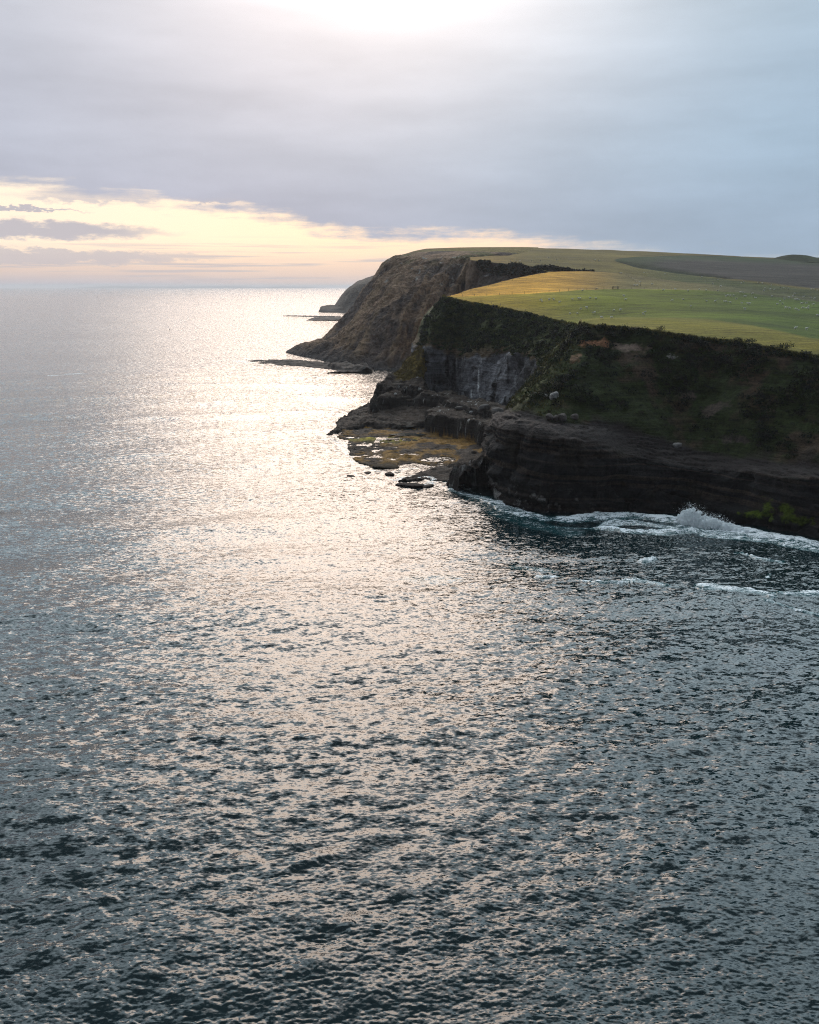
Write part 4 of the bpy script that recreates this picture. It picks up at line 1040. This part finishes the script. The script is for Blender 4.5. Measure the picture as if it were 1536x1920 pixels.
rock('boulder', on_plat(908, 768, 0.7), (4.6, 3, 2.4), (.11, .10, .095), 'dark boulder left of the smooth rounded boulder in the cove', 'boulder', 22)
rock('boulder', on_plat(884, 775, 0.4), (2.6, 2, 1.6), (.34, .33, .32), 'pale streaked boulder under the white streaks in the cove', 'boulder', 23)
rock('boulder', on_plat(862, 768, 0.6), (4.4, 2.6, 2.0), (.085, .075, .068), 'flat dark boulder on the broken shelf below the cove cliff', 'boulder', 24)
rock('boulder', on_plat(742, 740, 0.3), (1.7, 1.3, 1.1), (.42, .41, .40), 'small pale boulder on the brown buttress below the grassy wedge', 'boulder', 25)
rock('sea_rock', w0(768, 911) + [0, 0, .1], (9.5, 4.0, 1.5), (.035, .026, .024), 'long low dark rock awash in foam off the jagged nose', 'rock', 31, None, M_reef)
rock('sea_rock', w0(800, 912) + [0, 0, .0], (5.5, 2.6, 0.8), (.035, .026, .024), 'thin dark rock just right of the long rock awash in foam', 'rock', 32, None, M_reef)
rock('sea_rock', w0(730, 890) + [0, 0, .1], (4.6, 2.4, 1.2), (.045, .032, .026), 'small brown rock rising between the reef and the long rock', 'rock', 33, None, M_reef)
rock('sea_rock', w0(724, 876) + [0, 0, .15], (8.6, 6.0, 1.5), (.04, .026, .012), 'brown weed covered rock on the outer corner of the reef', 'rock', 34, None, M_reef)
rock('sea_rock', w0(690, 886) + [0, 0, -.05], (5.0, 2.6, .7), (.04, .03, .024), 'half drowned rock left of the weed covered rock', 'rock', 35, None, M_reef)
rock('sea_rock', w0(660, 893) + [0, 0, -.08], (3.6, 2.0, .6), (.04, .03, .024), 'outermost half drowned rock off the reef', 'rock', 36, None, M_reef)

# tide pools lying on the rock shelf
M_pool, nt_, b_ = new_mat('pool_water'); b_.inputs['Base Color'].default_value = (.02, .03, .03, 1); b_.inputs['IOR'].default_value = 1.33
nz_ = noise(nt_, pos(nt_), 2.5, 3); bump(nt_, b_, nz_, 0.15, 0.05); nt_.links.new((nz_ * 0.1 + 0.05).s, b_.inputs['Roughness'])
for i, (px, py, rx, ry) in enumerate(((768, 799, 5.0, 2.4), (780, 806, 5.4, 1.6), (762, 815, 7.0, 3.2), (775, 826, 8.0, 2.0), (735, 823, 7.0, 1.6))):
    c = on_plat(px, py); th_ = np.linspace(0, 2 * np.pi, 48, endpoint=False)
    ring = np.stack([np.cos(th_) * rx, np.sin(th_) * ry, 0 * th_], -1); wv = 1 + 0.45 * fbm(ring + i * 31, 3.5, 3, 501)
    ring = ring * wv[:, None] + c + [0, 0, 0.12]
    V = np.concatenate([ring, [c + [0, 0, 0.12]]]); F = np.stack([np.arange(48), (np.arange(48) + 1) % 48, np.full(48, 48)], -1)
    tag(mesh_from('tide_pool_water', V, F, M_pool), kind='structure')

# sheep: one continuous skinned body each
def sheep_mesh(pose):
    bm = bmesh.new(); lay = bm.verts.layers.skin.verify()
    def v(co, r): x = bm.verts.new(co); x[lay].radius = r; return x
    lie = pose == 'lie'; zb_ = 0.34 if lie else 0.72
    sp = [v(co, (r, r * 1.05)) for co, r in (((-0.48, 0, zb_ + .02), 0.20), ((-0.22, 0, zb_), 0.29), ((0.10, 0, zb_), 0.30), ((0.36, 0, zb_ + .03), 0.24))]
    for a, b in zip(sp[:-1], sp[1:]): bm.edges.new((a, b))
    hz_ = 0.25 if pose == 'graze' else zb_ + 0.34
    nk = v((0.56, 0, (zb_ + hz_) / 2 + .05), (0.14, 0.13)); hd = v((0.70, 0, hz_), (0.10, 0.11)); mz = v((0.86, 0, hz_ - .08), (0.055, 0.06))
    for a, b in ((sp[-1], nk), (nk, hd), (hd, mz)): bm.edges.new((a, b))
    for sx, par in ((-0.36, sp[1]), (0.26, sp[2])):
        for sy in (-1, 1):
            if lie:
                k_ = v((sx + .1, sy * .25, .14), (0.07, 0.07)); f_ = v((sx + .3, sy * .27, .06), (0.04, 0.04))
            else:
                k_ = v((sx, sy * .15, .36), (0.065, 0.065)); f_ = v((sx + .01, sy * .15, 0.02), (0.035, 0.035))
            bm.edges.new((par, k_)); bm.edges.new((k_, f_))
    sp[1][lay].use_root = True
    me = bpy.data.meshes.new('sheep_base'); bm.to_mesh(me); bm.free()
    o = bpy.data.objects.new('sheep_base', me); COL.objects.link(o)
    o.modifiers.new('skin', 'SKIN'); m = o.modifiers.new('sub', 'SUBSURF'); m.levels = m.render_levels = 1
    dg = bpy.context.evaluated_depsgraph_get(); out = bpy.data.meshes.new_from_object(o.evaluated_get(dg)); out.name = 'sheep'
    bpy.data.objects.remove(o); out.materials.clear(); out.materials.append(M_wool)
    for p in out.polygons: p.use_smooth = True
    return out
sheep_meshes = [sheep_mesh('graze'), sheep_mesh('stand'), sheep_mesh('lie')]
def zz(pts, x0, y0_, k): return [(x0 + a * k, y0_ + b * k) for a, b in pts]
sheep_px = zz([(145, 20), (20, 25), (405, 143), (340, 62), (240, 70), (445, 72), (540, 63), (595, 70), (690, 70), (715, 38), (762, 118), (775, 113), (795, 118), (825, 116), (845, 142), (915, 121), (928, 118), (1008, 130),
               (1143, 120), (600, 157), (670, 163), (750, 160), (765, 165), (797, 173), (890, 177), (940, 181), (955, 183), (918, 226), (470, 202), (313, 155), (1185, 182), (1230, 184), (1210, 165), (1245, 144), (1283, 132), (1318, 118),
               (1335, 147), (1350, 149), (1367, 150), (1390, 175), (1430, 177), (1445, 208), (1488, 187), (1255, 218), (1287, 222), (1335, 225), (1350, 224), (1365, 232), (1398, 220), (1430, 222), (1445, 224), (1520, 280), (1338, 391),
               (1430, 395), (880, 88), (905, 90), (980, 98), (1075, 75), (1085, 52), (1130, 60), (1160, 65), (1335, 98), (1405, 127), (1465, 128), (1500, 137), (85, 247), (70, 270)], 1190, 530, 346 / 1536)
sheep_px += zz([(742, 190), (752, 200), (845, 185), (810, 187), (893, 208), (997, 182), (1060, 176), (1045, 178), (1135, 168), (1185, 172), (1408, 157), (1420, 185), (1075, 108), (1190, 97), (1065, 260), (1110, 250), (1160, 292),
                (1175, 288), (975, 297), (1035, 297), (1228, 332), (1307, 330), (1330, 273), (1378, 270)], 840, 520, 360 / 1536)
sheep_px += zz([(1490, 368), (1440, 402), (1325, 292), (1310, 290), (545, 182), (440, 190), (690, 160), (620, 185), (360, 190), (410, 186), (760, 178), (1090, 172), (1100, 182), (1130, 186)], 880, 450, 330 / 1536)
sheep_px += zz([(870, 325), (888, 315), (1015, 325), (1050, 330), (1125, 345), (1205, 370), (1230, 372), (1270, 376), (1465, 383), (1490, 384), (1520, 386), (530, 278), (665, 297), (625, 335), (35, 236), (215, 248)], 1200, 460, 336 / 1536)
field_bvh, hill_bvh = bvh_of(field), bvh_of(hill)
regions = {}
for px, py in sheep_px:
    h = hit(field_bvh, px, py); h2 = hit(hill_bvh, px, py); far_hit = h is None or (h2 is not None and h2[1] < h[1])
    h = h2 if far_hit else h
    if h is None: continue
    if far_hit: reg = 'on the far hillside above the golden point' if px < 1150 else 'strung along the foot of the brown paddock'
    elif py > 583 and px < 1250: reg = 'on the pasture nearest the scrubby cliff brink'
    elif py > 583: reg = 'low on the dark green right side of the pasture'
    elif py < 543.5: reg = 'on the dry strip above the fence line'
    elif px < 1090: reg = 'on the seaward half of the green pasture'
    elif px < 1300: reg = 'on the green pasture right below the gate'
    elif px < 1395 and py < 562: reg = 'in the upper flock at mid pasture'
    elif px < 1440: reg = 'in the lower flock at mid pasture'
    elif py < 566: reg = 'in the upper flock at the far right of the pasture'
    else: reg = 'in the lower flock at the far right of the pasture'
    regions.setdefault(reg, []).append((px, h))
ORD = 'first second third fourth fifth sixth seventh eighth ninth tenth eleventh twelfth thirteenth fourteenth fifteenth sixteenth seventeenth eighteenth nineteenth twentieth'.split()
ORD += ['twenty-' + o for o in ORD[:9]] + ['thirtieth']
for reg, lst in regions.items():
    lst.sort(key=lambda t: t[0])
    for i, (px, h) in enumerate(lst):
        o = bpy.data.objects.new('sheep', random.choice(sheep_meshes[:2] * 2 + sheep_meshes[2:])); COL.objects.link(o)
        o.location = h + np.array([0, 0, -0.02]); o.rotation_euler = (0, 0, random.choice((0, math.pi)) + random.uniform(-0.7, 0.7))
        sc_ = random.uniform(0.85, 1.1); o.scale = (sc_,) * 3
        tag(o, f'white sheep {reg}, {ORD[i]} from left', 'sheep', 'sheep grazing on the clifftop pasture')

# fences and gate
def box(V, F, c, sx, sy, sz, rz=0.0):
    b0 = len(V); ca, sa = math.cos(rz), math.sin(rz)
    for dx, dy, dz in ((-1, -1, 0), (1, -1, 0), (1, 1, 0), (-1, 1, 0), (-1, -1, 1), (1, -1, 1), (1, 1, 1), (-1, 1, 1)):
        x, y = dx * sx / 2, dy * sy / 2; V.append((c[0] + x * ca - y * sa, c[1] + x * sa + y * ca, c[2] + dz * sz))
    F += [tuple(b0 + i for i in f) for f in ((3, 2, 1, 0), (4, 5, 6, 7), (0, 1, 5, 4), (1, 2, 6, 5), (2, 3, 7, 6), (3, 0, 4, 7))]
def fence(path_px, gap, label, h=1.15):
    pts = np.stack([on_field(*q) for q in path_px]); seg = np.r_[0, np.cumsum(np.linalg.norm(np.diff(pts, axis=0), axis=1))]
    n = max(2, int(seg[-1] / gap)); tq = np.linspace(0, seg[-1], n)
    q = np.stack([np.interp(tq, seg, pts[:, i]) for i in range(3)], -1); q[:, 2] = zfield(q[:, 0], q[:, 1]) - 0.05
    root = bpy.data.objects.new('wire_fence', None); COL.objects.link(root); root.location = q[0]; tag(root, label, 'fence', 'wire fences on the pasture')
    for i in range(n):
        V, F = [], []; big = i % 5 == 0
        hh = h * random.uniform(0.92, 1.1) + 0.25 * big; r_ = 0.11 if big else 0.08
        b0 = 0; ln = random.uniform(-.05, .05)
        for lv in (0, 1):
            for e in range(6): V.append((math.cos(e * 1.047) * r_ * (1 - .15 * lv) + ln * lv, math.sin(e * 1.047) * r_ * (1 - .15 * lv), hh * lv - 0.1 * (1 - lv)))
        V.append((ln, 0, hh + .03))
        for e in range(6): F.append((e, (e + 1) % 6, 6 + (e + 1) % 6, 6 + e)); F.append((6 + e, 6 + (e + 1) % 6, 12, 12))
        me = bpy.data.meshes.new('post'); me.from_pydata(V, [], [f if f[2] != f[3] else f[:3] for f in F]); me.materials.append(M_wood)
        o = bpy.data.objects.new('post', me); COL.objects.link(o); o.parent = root; o.location = q[i] - q[0]
    V, F = [], []
    for a, b in zip(q[:-1], q[1:]):
        for zf in (0.35, 0.65, 0.95):
            b0 = len(V); u_ = (b - a) / np.linalg.norm(b - a); sd_ = np.array([-u_[1], u_[0], 0]) * 0.008
            for e, cc in ((a, 1), (b, 1)):
                for dx, dz in ((-1, -1), (1, -1), (0, 1)): V.append(e - q[0] + sd_ * dx + [0, 0, h * zf + 0.008 * dz])
            for e in range(3): F.append((b0 + e, b0 + (e + 1) % 3, b0 + 3 + (e + 1) % 3, b0 + 3 + e))
    w_ = mesh_from('wire', np.array(V), np.array(F), M_wire); w_.parent = root
    return root
fence([q for q in fence_px[:-1]][:7] + [(1148, 542.2)], 6.0, 'long wire fence along the bottom of the golden strip, left of the gate')
fence([(1160, 542), (1200, 542), (1260, 543.2)], 6.0, 'wire fence running right from the gate')
fence([(1201, 536), (1190, 526), (1174, 517)], 6.0, 'short wire fence climbing the slope above the gate')
fence([(866, 550), (905, 540), (950, 529), (1000, 517.5), (1022, 513)], 7.0, 'wire fence along the seaward brink of the golden strip')
fence([(902, 566), (925, 570), (950, 576), (985, 586)], 6.0, 'wire fence along the brink above the dark cove scrub')
g0, g1 = on_field(1149.5, 542), on_field(1158.5, 542); gl = np.linalg.norm(g1 - g0); rz_ = math.atan2(g1[1] - g0[1], g1[0] - g0[0])
gate = bpy.data.objects.new('gate', None); COL.objects.link(gate); gate.location = g0; gate.rotation_euler = (0, 0, rz_); tag(gate, 'metal farm gate between two posts in the pasture fence', 'gate')
for x_ in (0, gl):
    V, F = [], []; box(V, F, (x_, 0, -.1), .22, .22, 1.75); o = mesh_from('post', np.array(V), np.array(F), M_wood, False); o.parent = gate
for z_ in (0.2, 0.5, 0.8, 1.1, 1.35):
    V, F = [], []; box(V, F, (gl / 2, 0, z_), gl - .3, .06, .08)
    o = mesh_from('rail', np.array(V), np.array(F), M_metal, False); o.parent = gate
for x_ in (.2, gl - .2):
    V, F = [], []; box(V, F, (x_, .07, .15), .08, .06, 1.3)
    o = mesh_from('upright', np.array(V), np.array(F), M_metal, False); o.parent = gate

# marker buoys far out on the water
for i, (px, py, lb) in enumerate(((183.5, 557, 'tiny dark marker buoy far out near the horizon'), (318.5, 618.5, 'tiny dark marker buoy on the calm water, nearer than the other'))):
    c = w0(px, py); k_ = 3.4 if i == 0 else 1.0
    prof = [(0, -0.5), (.55, -.35), (.75, 0.1), (.6, .5), (.28, .8), (.16, 1.6), (.22, 1.9), (.2, 2.3), (0, 2.45)]
    V = [(r_ * math.cos(e * .5236), r_ * math.sin(e * .5236), z_) for r_, z_ in prof for e in range(12)]
    F = [(a * 12 + e, a * 12 + (e + 1) % 12, a * 12 + 12 + (e + 1) % 12, a * 12 + 12 + e) for a in range(len(prof) - 1) for e in range(12)]
    o = mesh_from('marker_buoy', np.array(V) * (1.5 if i == 0 else .9) * k_ ** .5, np.array(F), M_buoy); o.location = c; tag(o, lb, 'buoy', 'marker buoys')

# wave bursting on the rocks
def blob_mesh(cs, rs, sub, seed):
    bm = bmesh.new(); bmesh.ops.create_icosphere(bm, subdivisions=sub, radius=1.0)
    U = np.array([v.co[:] for v in bm.verts]); T_ = np.array([[v.index for v in f.verts] for f in bm.faces]); bm.free()
    V = cs[:, None] + U[None] * rs[:, None, None]
    V = V + (U[None] * (rs[:, None] * 0.9 * fbm(V, 0.9, 3, seed))[..., None])
    F = T_[None] + (np.arange(len(cs)) * len(U))[:, None, None]
    return V.reshape(-1, 3), F.reshape(-1, 3)
cs, rs = [], []
p_a, p_b = w0(1285, 985), w0(1392, 1000)
for i in range(1100):
    u_ = rng.random() ** 1.2; top_ = 3.3 * math.exp(-((u_ - 0.12) / 0.15) ** 2) + 2.3 * math.exp(-((u_ - 0.5) / 0.3) ** 2) + 0.6
    v_ = rng.random() ** 1.35; c = p_a + (p_b - p_a) * u_
    cs.append(c + [rng.normal() * 0.7, rng.normal() * 1.0 + 2.2 - v_ * 0.5, v_ * top_]); rs.append((0.14 + 0.75 * rng.random() ** 2) * (1.1 - v_ * 0.6))
V1, F1 = blob_mesh(np.array(cs), np.array(rs), 2, 601)
_o = mesh_from('spray_base', V1, F1); _m = _o.modifiers.new('remesh', 'REMESH'); _m.mode = 'VOXEL'; _m.voxel_size = 0.13
_me = bpy.data.meshes.new_from_object(_o.evaluated_get(bpy.context.evaluated_depsgraph_get())); bpy.data.objects.remove(_o)
V1 = np.array([v.co[:] for v in _me.vertices]); F1 = np.array([list(p.vertices) for p in _me.polygons])
V1 = V1 + 0.10 * np.stack([fbm(V1 + 5 * i, 0.7, 3, 605 + i) for i in range(3)], -1); F1 = np.concatenate([F1[:, [0, 1, 2]], F1[:, [0, 2, 3]]])
n_ = 3500; u_ = rng.random(n_) ** 1.2; top_ = 4.2 * np.exp(-((u_ - 0.12) / 0.17) ** 2) + 2.9 * np.exp(-((u_ - 0.5) / 0.3) ** 2) + 0.9
cs = p_a + (p_b - p_a) * u_[:, None] + np.stack([rng.normal(size=n_) * 1.0, rng.normal(size=n_) * 1.1 + 2.2, rng.random(n_) * top_], -1)
V2, F2 = blob_mesh(cs, 0.02 + 0.06 * rng.random(n_) ** 3, 1, 603)
tag(mesh_from('breaking_wave', np.concatenate([V1, V2]), np.concatenate([F1, F2 + len(V1)]), M_spray), 'white breaking wave bursting against the foot of the dark cliff', 'wave')

# ------------------------------------------------------------------ air
hb = 78000.0
V = np.array([(x, y, z) for z in (-12, 135) for x, y in ((-hb, -hb), (hb, -hb), (hb, hb), (-hb, hb))], float)
haze = mesh_from('haze', V, np.array([(3, 2, 1, 0), (4, 5, 6, 7), (0, 1, 5, 4), (1, 2, 6, 5), (2, 3, 7, 6), (3, 0, 4, 7)]), None, False)
mh = bpy.data.materials.new('haze_air'); mh.use_nodes = True; nt = mh.node_tree; nt.nodes.clear()
pv = nt.nodes.new('ShaderNodeVolumePrincipled'); pv.inputs['Density'].default_value = 4.5e-5; pv.inputs['Color'].default_value = (0.95, 0.93, 0.95, 1); pv.inputs['Anisotropy'].default_value = 0.2
oo = nt.nodes.new('ShaderNodeOutputMaterial'); nt.links.new(pv.outputs[0], oo.inputs['Volume'])
haze.data.materials.append(mh); tag(haze, kind='stuff')
